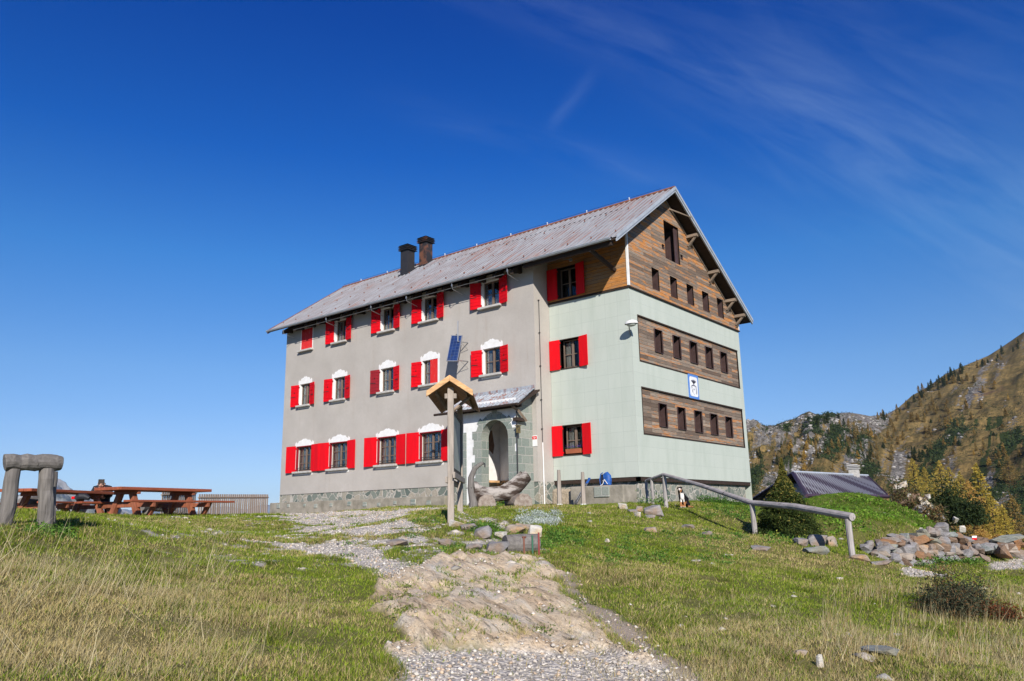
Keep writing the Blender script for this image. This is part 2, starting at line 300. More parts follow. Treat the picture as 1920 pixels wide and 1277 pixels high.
# ------------------------------------------------------------------ mountain hut
def clip_poly(poly, planes):       # planes: (a,b,c) keep a*u+b*v<=c
    for a, b, c in planes:
        o = []
        for i in range(len(poly)):
            p, q = poly[i], poly[(i+1) % len(poly)]; dp = a*p[0]+b*p[1]-c; dq = a*q[0]+b*q[1]-c
            if dp <= 1e-9: o.append(p)
            if (dp < -1e-9 and dq > 1e-9) or (dp > 1e-9 and dq < -1e-9):
                t = dp/(dp-dq); o.append((p[0]+t*(q[0]-p[0]), p[1]+t*(q[1]-p[1])))
        poly = o
        if len(poly) < 3: return []
    return poly
def panel(mb, fn, u0, u1, v0, v1, holes=(), depth=.22, planes=(), reveal=None):
    """fn(u,v,d)->xyz, d = depth inwards. Wall sheet with rectangular holes and reveals (material index `reveal`)"""
    us = sorted({u0, u1, *[h[0] for h in holes], *[h[1] for h in holes]}); vs = sorted({v0, v1, *[h[2] for h in holes], *[h[3] for h in holes]})
    base = mb.mi
    for a, b in zip(us, us[1:]):
        for c, d in zip(vs, vs[1:]):
            if any(h[0] <= (a+b)/2 <= h[1] and h[2] <= (c+d)/2 <= h[3] for h in holes): continue
            P = clip_poly([(a, c), (b, c), (b, d), (a, d)], planes)
            if P: mb.add([fn(*p, 0) for p in P], [tuple(range(len(P)))])
    if reveal is not None: mb.mi = reveal
    for h in holes:
        a, b, c, d = h[:4]; q = [(a, c), (b, c), (b, d), (a, d)]
        for i in range(4):
            p, r = q[i], q[(i+1) % 4]; mb.add([fn(*p, 0), fn(*r, 0), fn(*r, depth), fn(*p, depth)], [(0, 1, 2, 3)])
    mb.mi = base
hut = empty('mountain_hut', (0, 0, 0), 0, 'large grey and pale green mountain hut with red shutters, timber gable and ribbed metal roof', 'building')
FY, FL, FR_ = -.98, -19.6, -3.65          # facade plane, left end, right end
ZE, ZR, YE, YR, YB, ZBK = 8.23, 11.605, -1.67, 3.1, 10.15, 7.345
SLF = (ZR-ZE)/(YR-YE); SLB = (ZR-ZBK)/(YB-YR)
TH = .22
roofz = lambda y: (ZR-SLF*(YR-y) if y < YR else ZR-SLB*(y-YR))
f_fac = lambda u, v, d: (u, FY+d, v)
f_grn = lambda u, v, d: (u, 0+d, v)
f_gab = lambda u, v, d: (0-d, u, v)
# windows: (xb_left, xb_right, z0, z1) with xb = -x
top_w = [(17.46, 18.36), (14.86, 15.72), (11.54, 12.40), (8.84, 9.74), (5.36, 6.29)]
mid_w = [(17.48, 18.32), (14.82, 15.71), (11.50, 12.38), (8.80, 9.72), (5.36, 6.27)]
low_w = [(17.19, 18.36), (14.53, 15.80), (11.27, 12.47), (8.58, 9.82)]
holes = [(-6.42, -3.95, -.039, 2.6)]+[(-b, -a, 7.02, 8.10) for a, b in top_w]+[(-b, -a, 4.24, 5.30) for a, b in mid_w]+[(-b, -a, 1.02, 2.22) for a, b in low_w]
mb = MB(); panel(mb, f_fac, FL, FR_, -.04, 8.35, holes, .24, reveal=1)
mb.add([(FL, FY, -1.5), (FL, FY, 8.35), (FL, 9.83, 8.35), (FL, 9.83, -1.5)], [(0, 1, 2, 3)])                   # far end wall
mb.add([(FL, FY, 8.35), (FL, 9.83, 8.35-.9), (FL, YR, ZR-TH)], [(0, 1, 2)])
mb.add([(FR_, FY, -.04), (FR_, FY, 8.6), (FR_, .0, 8.9), (FR_, 0, -.04)], [(0, 1, 2, 3)])                       # return wall
mb.build('plaster_wall', [MT['plaster'], MT['whitewash']], hut)
gh = [(-3.15, -2.28, 4.22, 5.34), (-3.15, -2.28, .93, 2.02)]
mb = MB(); panel(mb, f_grn, FR_+.004, 0, 0, 6.88, gh, .26, reveal=1); mb.build('green_cladding', [MT['clad_f'], MT['framedark']], hut)
band = [(.53, 9.44, 4.21, 5.87), (.53, 9.44, 1.55, 3.18)]
mb = MB(); panel(mb, f_gab, 0, 9.83, 0, 6.88, band, .04); mb.add([(0, 9.83, -1.2), (0, 9.83, 6.88), (FL, 9.83, 7.2), (FL, 9.83, -1.2)], [(0, 1, 2, 3)])
mb.build('green_cladding', MT['clad_g'], hut)
slits_u = [(1.76, 2.36), (3.25, 3.87), (4.70, 5.35), (6.15, 6.82), (7.64, 8.30)]
def slit(a, b, c, d, deep, parent=hut):
    s = MB()
    # metal lined reveal
    x0 = .012; e = .015
    s.bb(x0, -deep, a-e, a, c-e, d+e); s.bb(x0, -deep, b, b+e, c-e, d+e); s.bb(x0, -deep, a, b, d, d+e); s.bb(x0, -deep, a, b, c-e, c)
    o = s.build('slit_window', MT['slitmetal'], parent)
    g = MB(); g.bb(-deep+.03, -deep+.02, a, b, c, d); g.build('pane', MT['dark'], o); return o
for (bz0, bz1), (s0, s1) in zip(((4.21, 5.87), (1.55, 3.18)), ((4.72, 5.60), (1.89, 2.74))):
    mb = MB(); fb = lambda u, v, d: (-.035-d, u, v)
    panel(mb, fb, .53, 9.44, bz0, bz1, [(a, b, s0, s1) for a, b in slits_u], .05)
    tb = mb.build('timber_band', MT['wood_g'], hut)
    fr = MB(); fr.bb(.025, -.04, .49, 9.48, bz1, bz1+.05); fr.bb(.012, -.04, .49, .53, bz0, bz1); fr.bb(.012, -.04, 9.44, 9.48, bz0, bz1); fr.bb(.02, -.04, .49, 9.48, bz0-.05, bz0)
    fr.build('band_frame', MT['soffit'], tb)
    for a, b in slits_u: slit(a, b, s0, s1, .55)
# upper timber gable
GP = [(-SLF, 1, ZR-SLF*YR-TH), (SLB, 1, ZR+SLB*YR-TH)]
gh3 = [(a, b, 7.18, 8.05) for a, b in slits_u]+[(3.0, 4.30, 8.73, 10.36), (2.74, 2.98, 9.06, 9.27), (4.33, 4.58, 9.01, 9.23)]
mb = MB(); panel(mb, lambda u, v, d: (.03-d, u, v), 0, 9.83, 6.93, 12, gh3, .06, GP); mb.bb(.028, -.1, 0, 9.83, 6.86, 6.93)
mb.build('timber_gable', MT['wood_top'], hut)
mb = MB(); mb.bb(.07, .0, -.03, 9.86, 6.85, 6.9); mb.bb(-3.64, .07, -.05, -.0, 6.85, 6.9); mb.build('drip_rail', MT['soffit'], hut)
for a, b in slits_u: slit(a, b, 7.18, 8.05, .55)
o = slit(3.0, 4.30, 8.73, 10.36, 1.25)
mb = MB(); mb.box((-.45, 4.27, 9.54), (.75, .03, 1.6)); mb.bb(-.05, -.08, 4.02, 4.27, 8.75, 10.3); mb.build('hatch_door', MT['slitmetal'], o)
slit(2.76, 2.97, 9.07, 9.26, .1); slit(4.34, 4.57, 9.02, 9.22, .1)
mb = MB(); panel(mb, lambda u, v, d: (u, -.03+d, v), FR_+.004, 0, 6.93, 9.3, [(-3.16, -2.28, 7.02, 8.22)], .25, [(0, 1, 9.2)])
mb.build('timber_wall', MT['wood_f'], hut)
mb = MB(); mb.bb(.045, -.03, -.055, .03, 6.93, 9.05); mb.build('corner_board', MT['whitewash'], hut); mb = MB(); mb.bb(.045, -.02, 9.80, 9.86, 6.93, 7.5); mb.build('corner_board', MT['whitewash'], hut)
# stone base
mb = MB(); mb.bb(FL, -6.46, FY+.03, FY+.4, -1.5, -.04); mb.build('stone_base', MT['rubble_f'], hut); mb = MB(); mb.bb(-3.9, FR_-.03, FY+.03, FY+.4, -1.5, -.04); mb.build('stone_base', MT['rubble_f'], hut)
mb = MB(); mb.bb(FR_, -.2, .16, .5, -1.6, -.02); mb.build('stone_base', MT['rubble_f'], hut)
mb = MB(); mb.bb(FR_-.02, FR_, FY+.02, .3, -1.5, -.04); mb.bb(-.5, -.14, .17, 9.45, -2.2, -.02); mb.build('stone_base', MT['rubble_g'], hut)
mb = MB(); mb.bb(FR_, -.02, .02, .16, -.14, -.004); mb.bb(-.14, -.02, .02, 9.8, -.14, -.004); mb.build('base_dark_band', MT['framedark'], hut)  # dark strip below the cladding edge, above the stone base
mb = MB(); mb.bb(FL-.35, -8.1, FY-.3, FY+.03, -1.5, -.42); mb.build('plinth', MT['plinth'], hut, bevel=.02)
for i, x in enumerate(np.arange(-19.4, -8.5, 1.05)):
    mb = MB(); s = rng.uniform(.14, .24); mb.box((x+rng.uniform(-.2, .2), FY-.3, -.62+rng.uniform(-.06, .05)), (s*1.3, .06, s)); mb.build('set_stone', MT['blocks'], hut, bevel=.03)
mb = MB(); mb.bb(FL-.1, FL-.9, 1, 3, 1.95, 2.05); mb.bb(FL-.85, FL-.95, .9, 3.1, 1.9, 2.1); mb.build('side_canopy', MT['soffit'], hut)
# inside floors and dark core so that windows look into rooms
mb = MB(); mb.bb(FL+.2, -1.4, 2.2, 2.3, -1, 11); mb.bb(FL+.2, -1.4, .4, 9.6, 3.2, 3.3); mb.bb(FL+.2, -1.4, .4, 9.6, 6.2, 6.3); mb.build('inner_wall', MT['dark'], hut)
# ---- roof
XL, XR = -20.3, .6
def ribprofile(x0, x1, pitch=.262):
    P = []; x = x0
    while x < x1-.001:
        P += [(x, .0), (min(x+pitch*.72, x1), 0.), (min(x+pitch*.80, x1), .045), (min(x+pitch*.93, x1), .045)]; x += pitch
    P.append((x1, 0.)); return P
def slope_sheet(mb, x0, x1, ya, za, yb, zb, pitch=.262, n=6, sag=0):
    P = ribprofile(x0, x1, pitch); dy, dz = yb-ya, zb-za; l = math.hypot(dy, dz); ny, nz = -dz/l, dy/l
    if nz < 0: ny, nz = -ny, -nz
    V = []; F = []
    for i in range(n+1):
        t = i/n
        for (x, h) in P: V.append((x, ya+dy*t+ny*h, za+dz*t+nz*h+sag*math.sin(t*9+x*.7)))
    m = len(P)
    for i in range(n):
        for j in range(m-1): F.append((i*m+j, i*m+j+1, (i+1)*m+j+1, (i+1)*m+j))
    mb.add(V, F)
mb = MB(); slope_sheet(mb, XL, XR, YE, ZE, YR, ZR); slope_sheet(mb, XL, XR, YB, ZBK, YR, ZR); roof = mb.build('roof', MT['roof'], hut)
# soffit boards
mb = MB(); t = .10
def slab(mb, x0, x1, y0, z0, y1, z1, top, th):
    mb.add([(x, y, z-d) for x in (x0, x1) for (y, z) in ((y0, z0), (y1, z1)) for d in (top, top+th)], [(0, 2, 3, 1), (4, 5, 7, 6), (0, 1, 5, 4), (2, 6, 7, 3), (0, 4, 6, 2), (1, 3, 7, 5)])
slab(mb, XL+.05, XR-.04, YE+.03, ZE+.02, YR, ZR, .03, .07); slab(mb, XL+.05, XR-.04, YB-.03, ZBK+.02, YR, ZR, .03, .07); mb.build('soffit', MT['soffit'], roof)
mb = MB()
for ya, za in ((YE, ZE), (YB, ZBK)):
    slab(mb, XR-.03, XR+.03, ya, za, YR, ZR, -.07, .13); slab(mb, XR-.06, XR, ya, za, YR, ZR, .065, .10)
mb.build('verge_trim', MT['trim'], roof)
mb = MB()
for ya, za in ((YE, ZE), (YB, ZBK)): slab(mb, XL-.03, XL+.03, ya, za, YR, ZR, -.06, .2)
mb.build('verge_trim', MT['rusttrim'], roof)
mb = MB(); mb.tube([(XL, YR, ZR+.03), (XR, YR, ZR+.03)], .07, 6); mb.build('ridge_cap', MT['rusttrim'], roof)
mb = MB(); mb.tube([(XL+.1, YR-.05, ZR+.14), (XR-.6, YR-.05, ZR+.14)], .007, 4); mb.build('lightning_wire', MT['black'], roof)
for x in np.arange(XL+1.6, XR-.4, 2.15):
    mb = MB(); mb.tube([(x, YR-.05, ZR+.05), (x, YR-.05, ZR+.15)], .012, 5); mb.box((x, YR-.05, ZR+.14), (.04, .04, .05)); mb.build('wire_holder', MT['whitewash'], roof)
hook_me = None
for r, k in ((.12, 0), (.42, 1), (.72, 0)):
    for x in np.arange(XL+.5+k*.4, XR-.2, .786*1.34):
        y = YE+(YR-YE)*r; z = ZE+(ZR-ZE)*r
        if hook_me is None: mb = MB(); mb.box((0, 0, .06), (.03, .05, .06)); hk = mb.build('snow_hook', MT['rusttrim'], roof); hook_me = hk.data
        else: hk = bpy.data.objects.new('snow_hook', hook_me); COL.objects.link(hk); hk.parent = roof
        hk.location = (x, y, z)
# gutter along front eave
mb = MB(); n = 8; V = []; F = []
for x in (XL+.05, XR-.25):
    for j in range(n+1):
        a = math.pi*(1+j/n); V.append((x, YE-.07+.075*math.cos(a), ZE-.02+.07*math.sin(a)))
for j in range(n): F.append((j, j+1, n+1+j+1, n+1+j))
mb.add(V, F); mb.tube([(XL+.05, YE-.145, ZE-.015), (XR-.25, YE-.145, ZE-.015)], .014, 5); mb.build('gutter', MT['trim'], roof)
mb = MB(); mb.tube([(-18.2, YE+.06, ZE-.27), (-4.6, YE+.06, ZE-.27)], .011, 5); mb.build('eave_rod', MT['steel'], roof)
for x in np.arange(-19.2, -3.9, .93):
    s = MB(); y0, y1 = YE+.12, FY
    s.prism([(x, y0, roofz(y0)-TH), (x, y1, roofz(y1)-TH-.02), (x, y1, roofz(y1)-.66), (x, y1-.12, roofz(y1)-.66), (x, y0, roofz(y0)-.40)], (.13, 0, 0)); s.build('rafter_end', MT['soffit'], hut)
for i, x in enumerate([-18.9, -15.5, -12.3, -10.0, -7.3, -4.35]):
    s = MB(); s.tube([(x, YE-.05, ZE-.1), (x, YE+.0, ZE-.34), (x+.05, FY-.02, ZE-.5)], .012, 5); s.box((x, YE-.03, ZE-.2), (.05, .04, .09)); s.build('gutter_bracket', MT['steel'], roof)
s = MB(); s.tube([(-.62, YE+.1, ZE-.18), (-.52, -.06, 7.62)], .085, 6); s.build('eave_strut', MT['soffit'], hut)
s = MB(); s.bb(-3.65, .3, YE+.08, YE+.2, ZE-.22, ZE-.07); s.build('eave_beam', MT['soffit'], hut)
s = MB(); s.tube([(-2.75, -.3, 8.5), (-2.05, -.75, 8.2)], .015, 5); s.box((-2.0, -.78, 8.17), (.1, .1, .1)); s.build('eave_tie', MT['steel'], hut)
# verge purlin brackets on the gable, right slope and left slope
def vz(y): return roofz(y)-.18
for y in (5.05, 6.95, 8.55, 9.45):
    s = MB(); zt = vz(y)-.02
    s.prism([(.03, y-.07, zt), (.03, y+.07, zt-.04), (.03, y+.07, zt-.14), (.03, y-.07, zt-.12)], (.50, 0, 0))
    s.prism([(.03, y-.05, zt-.62), (.03, y+.05, zt-.62), (.45, y+.05, zt-.14), (.55, y+.05, zt-.06), (.55, y-.05, zt-.06), (.03, y-.05, zt-.50)][:5], (0, 0, .01))
    s.tube([(.05, y, zt-.45), (.42, y, zt-.1)], .042, 4); s.build('gable_bracket', MT['purlin'], hut)
for y in (.55, 1.25, 2.1):
    s = MB(); zt = vz(y)-.04; s.bb(.03, .3, y-.06, y+.06, zt-.16, zt); s.build('gable_bracket', MT['soffit'], hut)
s = MB(); s.tube([(.03, 3.55, 11.0), (.62, 4.35, 10.72)], .03, 5); s.build('hoist_bar', MT['purlin'], hut)
s = MB(); slab(s, .03, .07, 3.1, ZR, 9.8, roofz(9.8), TH-.04, .10); slab(s, .03, .07, .05, roofz(.05), 3.1, ZR, TH-.04, .10); s.build('barge_board', MT['purlin'], hut)
# chimneys
for (x, y, zt, w_, hgt, m, nm) in ((-13.93, 2.06, 12.45, .50, 0, 'black', ''), (-13.35, 2.78, 12.93, .48, 0, 'blackrust', '')):
    zb = roofz(y)-.45; s = MB(); s.bb(x-w_/2, x+w_/2, y-w_/2, y+w_/2, zb, zt-.42); ch = s.build('chimney', MT[m], hut)
    s = MB(); c = w_*.70
    for k in range(4):
        s.bb(x-c, x+c, y-c, y+c, zt-.42+k*.085, zt-.392+k*.085) if k < 3 else None
        s.bb(x-c*.5, x+c*.5, y-c*.5, y+c*.5, zt-.375+k*.085-.005, zt-.335+k*.085) if k < 3 else None
    z0 = zt-.165; s.add([(x-c, y-c, z0), (x+c, y-c, z0), (x+c, y+c, z0), (x-c, y+c, z0), (x, y, zt)], [(0, 1, 4), (1, 2, 4), (2, 3, 4), (3, 0, 4), (3, 2, 1, 0)])
    s.build('chimney_cap', MT[m], ch)
    s = MB(); k = w_*.5+.09; s.add([(x+a*k, y+b_*k, roofz(y+b_*k)+.06+d) for a in (-1, 1) for b_ in (-1, 1) for d in (0, .04)], [(0, 2, 3, 1), (4, 5, 7, 6), (0, 1, 5, 4), (2, 6, 7, 3), (0, 4, 6, 2), (1, 3, 7, 5)]); s.build('chimney_flashing', MT['black'], ch)
# ---- windows
def casement(parent, x0, x1, z0, z1, yp, cols, rows, mat, curt=None, thick=.05, sash=True):
    s = MB(); o = .05
    s.bb(x0, x0+o, yp, yp+.06, z0, z1); s.bb(x1-o, x1, yp, yp+.06, z0, z1); s.bb(x0+o, x1-o, yp, yp+.06, z0, z0+o+.02); s.bb(x0+o, x1-o, yp, yp+.06, z1-o, z1)
    xm = (x0+x1)/2; s.bb(xm-.045, xm+.045, yp-.012, yp+.05, z0+o+.02, z1-o)
    for side in (0, 1):
        a = x0+o if side == 0 else xm+.045; b = xm-.045 if side == 0 else x1-o
        for k in range(1, cols): xx = a+(b-a)*k/cols; s.bb(xx-.014, xx+.014, yp+.006, yp+.04, z0+o+.02, z1-o)
        for k in range(1, rows): zz = z0+(z1-z0)*k/rows; s.bb(a, b, yp+.01, yp+.038, zz-.016, zz+.016)
    f = s.build('window_frame', mat, parent)
    s = MB(); s.bb(x0+o, x1-o, yp+.03, yp+.034, z0+o, z1-o); s.build('glass', MT['glass'], parent)
    if curt:
        s = MB(); k = 14
        for side in (0, 1):
            a = x0+o+.02 if side == 0 else xm+.04; b = xm-.04 if side == 0 else x1-o-.02
            if curt == 'side':
                segs = [(a, a+(b-a)*.62)] if side == 0 else [(b-(b-a)*.62, b)]; zt = z1-.08; zb = z0+.05
            else: segs = [(a, b)]; zt = z0+(z1-z0)*curt; zb = z0+.06
            for p, q in segs:
                V = []; F = []
                for i in range(k+1): x = p+(q-p)*i/k; yy = yp+.075+.018*math.sin(i*1.9+side); V += [(x, yy, zb), (x, yy, zt)]
                for i in range(k): F.append((2*i, 2*i+1, 2*i+3, 2*i+2))
                s.add(V, F)
        s.build('curtain', MT['curtain'], parent)
def shutter(parent, hx, z0, z1, width, side, yp, style, ang=10, label=None):
    """hx hinge x; side -1 = leaf lies to the left of the hinge"""
    a = math.radians(ang); s = MB(); th = .035
    def P(u, v, d): return (hx+side*(u*math.cos(a))-0, yp-.03-u*math.sin(a)-d*math.cos(a), v)
    def bx(u0, u1, v0, v1, d0, d1):
        q = [P(u, v, d) for u in (u0, u1) for v in (v0, v1) for d in (d0, d1)]
        s.add(q, [(0, 1, 3, 2), (4, 6, 7, 5), (0, 4, 5, 1), (2, 3, 7, 6), (0, 2, 6, 4), (1, 5, 7, 3)])
    if style in ('slat', 'old', 'dark'):
        n = 8; 
        for k in range(n):
            v0 = z0+(z1-z0)*k/n; v1 = z0+(z1-z0)*(k+1)/n; bx(0, width, v0+.004, v1-.004, 0, th+(.004 if k % 2 else 0))
        bx(.02, width-.02, z0+.02, z1-.02, -.006, .01)
    elif style == 'plank':
        n = 6
        for k in range(n): bx(width*k/n+.003, width*(k+1)/n-.003, z0, z1, 0, th)
    else:
        bx(0, width, z0, z1, 0, th); 
    o = s.build('shutter', MT[{'slat': 'redslat', 'old': 'redold', 'dark': 'reddark', 'plank': 'redold', 'plain': 'red'}[style]], parent, bevel=.004)
    if style in ('slat', 'dark'):
        s = MB(); u = width*.5; zz = z0+(z1-z0)*.64
        s.prism([P(u, zz-.05, th+.006), P(u+.025, zz, th+.006), P(u, zz+.05, th+.006), P(u-.025, zz, th+.006)], (0, -.004, 0)); s.build('heart_cutout', MT['dark'], o)
        s = MB(); v = z0+(z1-z0)*.44
        q = [P(uu, vv, th+.006+dd) for uu in (width*.35, width*.95) for vv in (v-.012, v+.012) for dd in (0, .02)]
        s.add(q, [(0, 1, 3, 2), (4, 6, 7, 5), (0, 4, 5, 1), (2, 3, 7, 6), (0, 2, 6, 4), (1, 5, 7, 3)]); s.build('bolt', MT['black'], o)
    s = MB()
    for zz in (z0+.12, z1-.12): s.box((hx, yp-.03, zz), (.05, .05, .06))
    s.build('hinge', MT['reddark'] if style != 'plain' else MT['red'], o)
    return o
def surround(parent, x0, x1, z0, z1, yp, scallop, wdt=.11, bot=0):
    s = MB(); y = yp-.003; e = .004
    s.bb(x0-wdt, x0-.001, y-e, y+.01, z0-.08-bot, z1); s.bb(x1+.001, x1+wdt, y-e, y+.01, z0-.08-bot, z1)
    if bot: s.bb(x0-.001, x1+.001, y-e, y+.01, z0-.08-bot, z0-.08)
    if not scallop: s.bb(x0-wdt, x1+wdt, y-e, y+.01, z1, z1+.09)
    else:
        n = 48; V = []; X0, X1 = x0-wdt-.02, x1+wdt+.02
        for i in range(n+1):
            t = i/n; c = abs(t-.5)*2
            h = .13+.20*(1-c**1.6)+.055*abs(math.sin(t*math.pi*3))*(1-c*.5)
            if c > .86: h = .26-(c-.86)*.9
            if c > .97: h = .20
            if .66 < c < .84: h -= .05
            if abs(t-.5) < .03: h -= .03
            V.append((X0+(X1-X0)*t, h))
        for i in range(n):
            (a, ha), (b, hb) = V[i], V[i+1]
            s.add([(a, y-e, z1), (b, y-e, z1), (b, y-e, z1+hb), (a, y-e, z1+ha), (a, y+.01, z1), (b, y+.01, z1), (b, y+.01, z1+hb), (a, y+.01, z1+ha)], [(0, 1, 2, 3), (3, 2, 6, 7)]+([(0, 3, 7, 4)] if i == 0 else [])+([(1, 5, 6, 2)] if i == n-1 else []))
    s.build('painted_surround', MT['whitewash'], parent)
def sill(parent, x0, x1, z, yp, ex=.12, tilt=0):
    s = MB(); s.bb(x0-ex, x1+ex, yp-.17, yp+.02, z-.09, z+.0); s.build('sill', MT['concrete'], parent, bevel=.012)
wemp = lambda: (lambda o: (setattr(o, 'parent', hut), o)[1])(empty('window', (0, 0, 0)))
for i, (a, b) in enumerate(top_w):
    wn_ = wemp(); x0, x1 = -b, -a; surround(wn_, x0, x1, 7.02, 8.10, FY, False, .05); sill(wn_, x0, x1, 7.02, FY)
    if i == 0:
        s = shutter(wn_, x0+.01, 7.03, 8.09, (x1-x0)/2-.01, 1, FY+.06, 'plank', 0); s2 = shutter(wn_, x1-.01, 7.03, 8.09, (x1-x0)/2-.01, -1, FY+.06, 'plank', 0)
    else:
        casement(wn_, x0, x1, 7.02, 8.10, FY+.15, 1, 2, MT['frame'], .5)
        shutter(wn_, x0-.03, 7.0, 8.12, .50, -1, FY, 'slat', 11); shutter(wn_, x1+.03, 7.0, 8.12, .50, 1, FY, 'slat', 13)
for i, (a, b) in enumerate(mid_w):
    wn_ = wemp(); x0, x1 = -b, -a; surround(wn_, x0, x1, 4.24, 5.30, FY, True, .10, .08); sill(wn_, x0, x1, 4.24, FY, .1)
    casement(wn_, x0, x1, 4.24, 5.30, FY+.14, 1, 2, MT['frame'], 'side')
    shutter(wn_, x0-.03, 4.2, 5.28, .50, -1, FY, 'slat' if i != 2 else 'dark', 11)
    if i == 3: shutter(wn_, x1-.01, 4.25, 5.29, .45, -1, FY+.07, 'plank', 0)
    else: shutter(wn_, x1+.03, 4.2, 5.28, .48, 1, FY, 'slat', 13)
for i, (a, b) in enumerate(low_w):
    wn_ = wemp(); x0, x1 = -b, -a; surround(wn_, x0, x1, 1.02, 2.22, FY, True, .12, .10); sill(wn_, x0, x1, 1.02, FY, .12)
    s = MB(); s.bb(x0-.02, x0+.02, FY-.02, FY+.1, 1.02, 2.24); s.bb(x0-.02, x1+.02, FY-.02, FY+.1, 2.2, 2.24); s.build('red_frame', MT['reddark'], wn_)
    casement(wn_, x0+.02, x1-.02, 1.02, 2.2, FY+.14, 2, 3, MT['frame'], 'side')
    s = MB()
    for zz in (1.1, 1.19): s.bb(x0+.02, x1-.02, FY+.02, FY+.04, zz-.012, zz+.012)
    s.build('window_bar', MT['black'], wn_)
    wl, wr = [(.62, .655), (.655, .62), (.70, .64), (.64, .62)][i]
    shutter(wn_, x0-.04, .98, 2.26, wl+.02, -1, FY, 'plain', 7); shutter(wn_, x1+.04, .98, 2.26, wr-.03, 1, FY, 'plain', 5)
for z0, z1, yy, st in ((7.02, 8.22, -.03, 1), (4.22, 5.34, 0, 0), (.93, 2.02, 0, 0)):
    wn_ = wemp(); x0, x1 = -3.15, -2.28
    s = MB(); s.bb(x0-.03, x0, yy-.015, yy+.26, z0-.03, z1+.03); s.bb(x1, x1+.03, yy-.015, yy+.26, z0-.03, z1+.03); s.bb(x0, x1, yy-.015, yy+.26, z1, z1+.03); s.bb(x0, x1, yy-.03, yy+.26, z0-.03, z0); s.build('reveal_lining', MT['framedark'], wn_)
    casement(wn_, x0, x1, z0, z1, yy+.2, 1, 2, MT['frame'], 'side' if st == 0 else None)
    shutter(wn_, x0-.02, z0-.03, z1+.02, .455, -1, yy, 'plain', 4); shutter(wn_, x1+.02, z0-.03, z1+.02, .44, 1, yy, 'plain', 12)
# ---- porch
PX0, PX1, PY = -6.47, -3.86, -1.95; AX, AW, ASP, = -4.90, .66, 1.60
zb = -1.0; zt = 3.0; s = MB(); s.mi = 0
NA = 28; arc = [(AX-AW, zb), (AX-AW, ASP)]+[(AX-AW*math.cos(math.pi*k/NA), ASP+AW*math.sin(math.pi*k/NA)) for k in range(1, NA)]+[(AX+AW, ASP), (AX+AW, zb)]
def frontwall(s, y, poly=arc):
    for (a, za), (b, zb_) in zip(poly, poly[1:]):
        if abs(a-b) > 1e-6: s.add([(a, y, za), (b, y, zb_), (b, y, zt), (a, y, zt)], [(0, 1, 2, 3)])
    s.add([(PX0, y, zb), (AX-AW, y, zb), (AX-AW, y, zt), (PX0, y, zt)], [(0, 1, 2, 3)]); s.add([(AX+AW, y, zb), (PX1, y, zb), (PX1, y, zt), (AX+AW, y, zt)], [(0, 1, 2, 3)])
frontwall(s, PY); frontwall(s, PY+.42); s.mi = 1
for (a, za), (b, zb_) in zip(arc, arc[1:]): s.add([(a, PY, za), (b, PY, zb_), (b, PY+.42, zb_), (a, PY+.42, za)], [(0, 1, 2, 3)])
s.mi = 2
s.add([(PX1, PY, zb), (PX1, FY+.02, zb), (PX1, FY+.02, 3.38), (PX1, PY, 2.86)], [(0, 1, 2, 3)]); s.add([(PX0, PY, zb), (PX0, FY+.02, zb), (PX0, FY+.02, 3.38), (PX0, PY, 2.86)], [(0, 1, 2, 3)])
s.mi = 0; s.bb(PX0+.02, PX1-.02, .10, .12, zb, 3.2); s.bb(-6.41, -6.39, PY+.43, .10, zb, 2.9); s.bb(-4.0, -3.98, PY+.43, .10, zb, 2.9); s.bb(-6.4, -4.0, PY+.43, .10, 2.58, 2.6); s.mi = 1; s.bb(-6.4, -4.0, PY-.1, .10, -1.05, -.93); s.mi = 0
porch = s.build('porch', [MT['whitewash'], MT['blocks_s'], MT['blocks_s']], hut)
# arch and quoin stones with a ragged outline, proud of the plaster
s = MB()
rows = np.arange(zb, ASP+.2, .29)
for k, z in enumerate(rows):
    e1 = .34+.10*(k % 2)+rng.uniform(-.04, .04); s.bb(AX-AW-e1, AX-AW+.004, PY-.018, PY+.03, z, z+.288)
    e2 = PX1-(AX+AW) if k % 4 != 3 else .30; s.bb(AX+AW-.004, AX+AW+e2-.0, PY-.018, PY+.03, z, z+.288)
    s.bb(PX0-.01, PX0+.16, PY-.02, PY+.03, z, z+.288)
na = 11
for k in range(na):
    t0, t1 = math.pi*k/na, math.pi*(k+1)/na; rr = AW+.28+(.09 if k in (2, 8) else 0)+(.12 if k == 5 else 0)+rng.uniform(-.03, .03)
    q = [(AX-AW*math.cos(t0), ASP+AW*math.sin(t0)), (AX-rr*math.cos(t0+.02), ASP+rr*math.sin(t0+.02)), (AX-rr*math.cos(t1-.02), ASP+rr*math.sin(t1-.02)), (AX-AW*math.cos(t1), ASP+AW*math.sin(t1))]
    s.prism([(x, PY-.02, z) for x, z in q], (0, .05, 0))
s.build('stone_arch', MT['blocks'], porch)
s = MB(); s.prism([(-6.385, -.93, 2.0), (-6.385, -.35, 2.1), (-6.385, -.22, 1.5), (-6.385, -.30, 1.15), (-6.385, -.52, 1.3), (-6.385, -.90, 1.45)], (-.003, 0, 0)); s.build('wall_painting', simple('faded_brown_fresco', (.24, .15, .10), .9, c2=(.17, .10, .07), scale=9), porch)
s = MB(); s.bb(-6.38, -5.98, -1.3, -.02, .02, .10); s.bb(-6.3, -6.05, -1.2, -1.1, -.93, .02); s.bb(-6.3, -6.05, -.2, -.1, -.93, .02); s.bb(-5.96, -5.0, -.32, .08, .02, .10); s.bb(-5.95, -5.0, .0, .03, -.93, .02); s.build('bench', MT['pine'], porch)
s = MB(); RY0, RZ0 = -2.35, 2.70
V = []; F = []; P = ribprofile(-7.45, -3.42, .2)
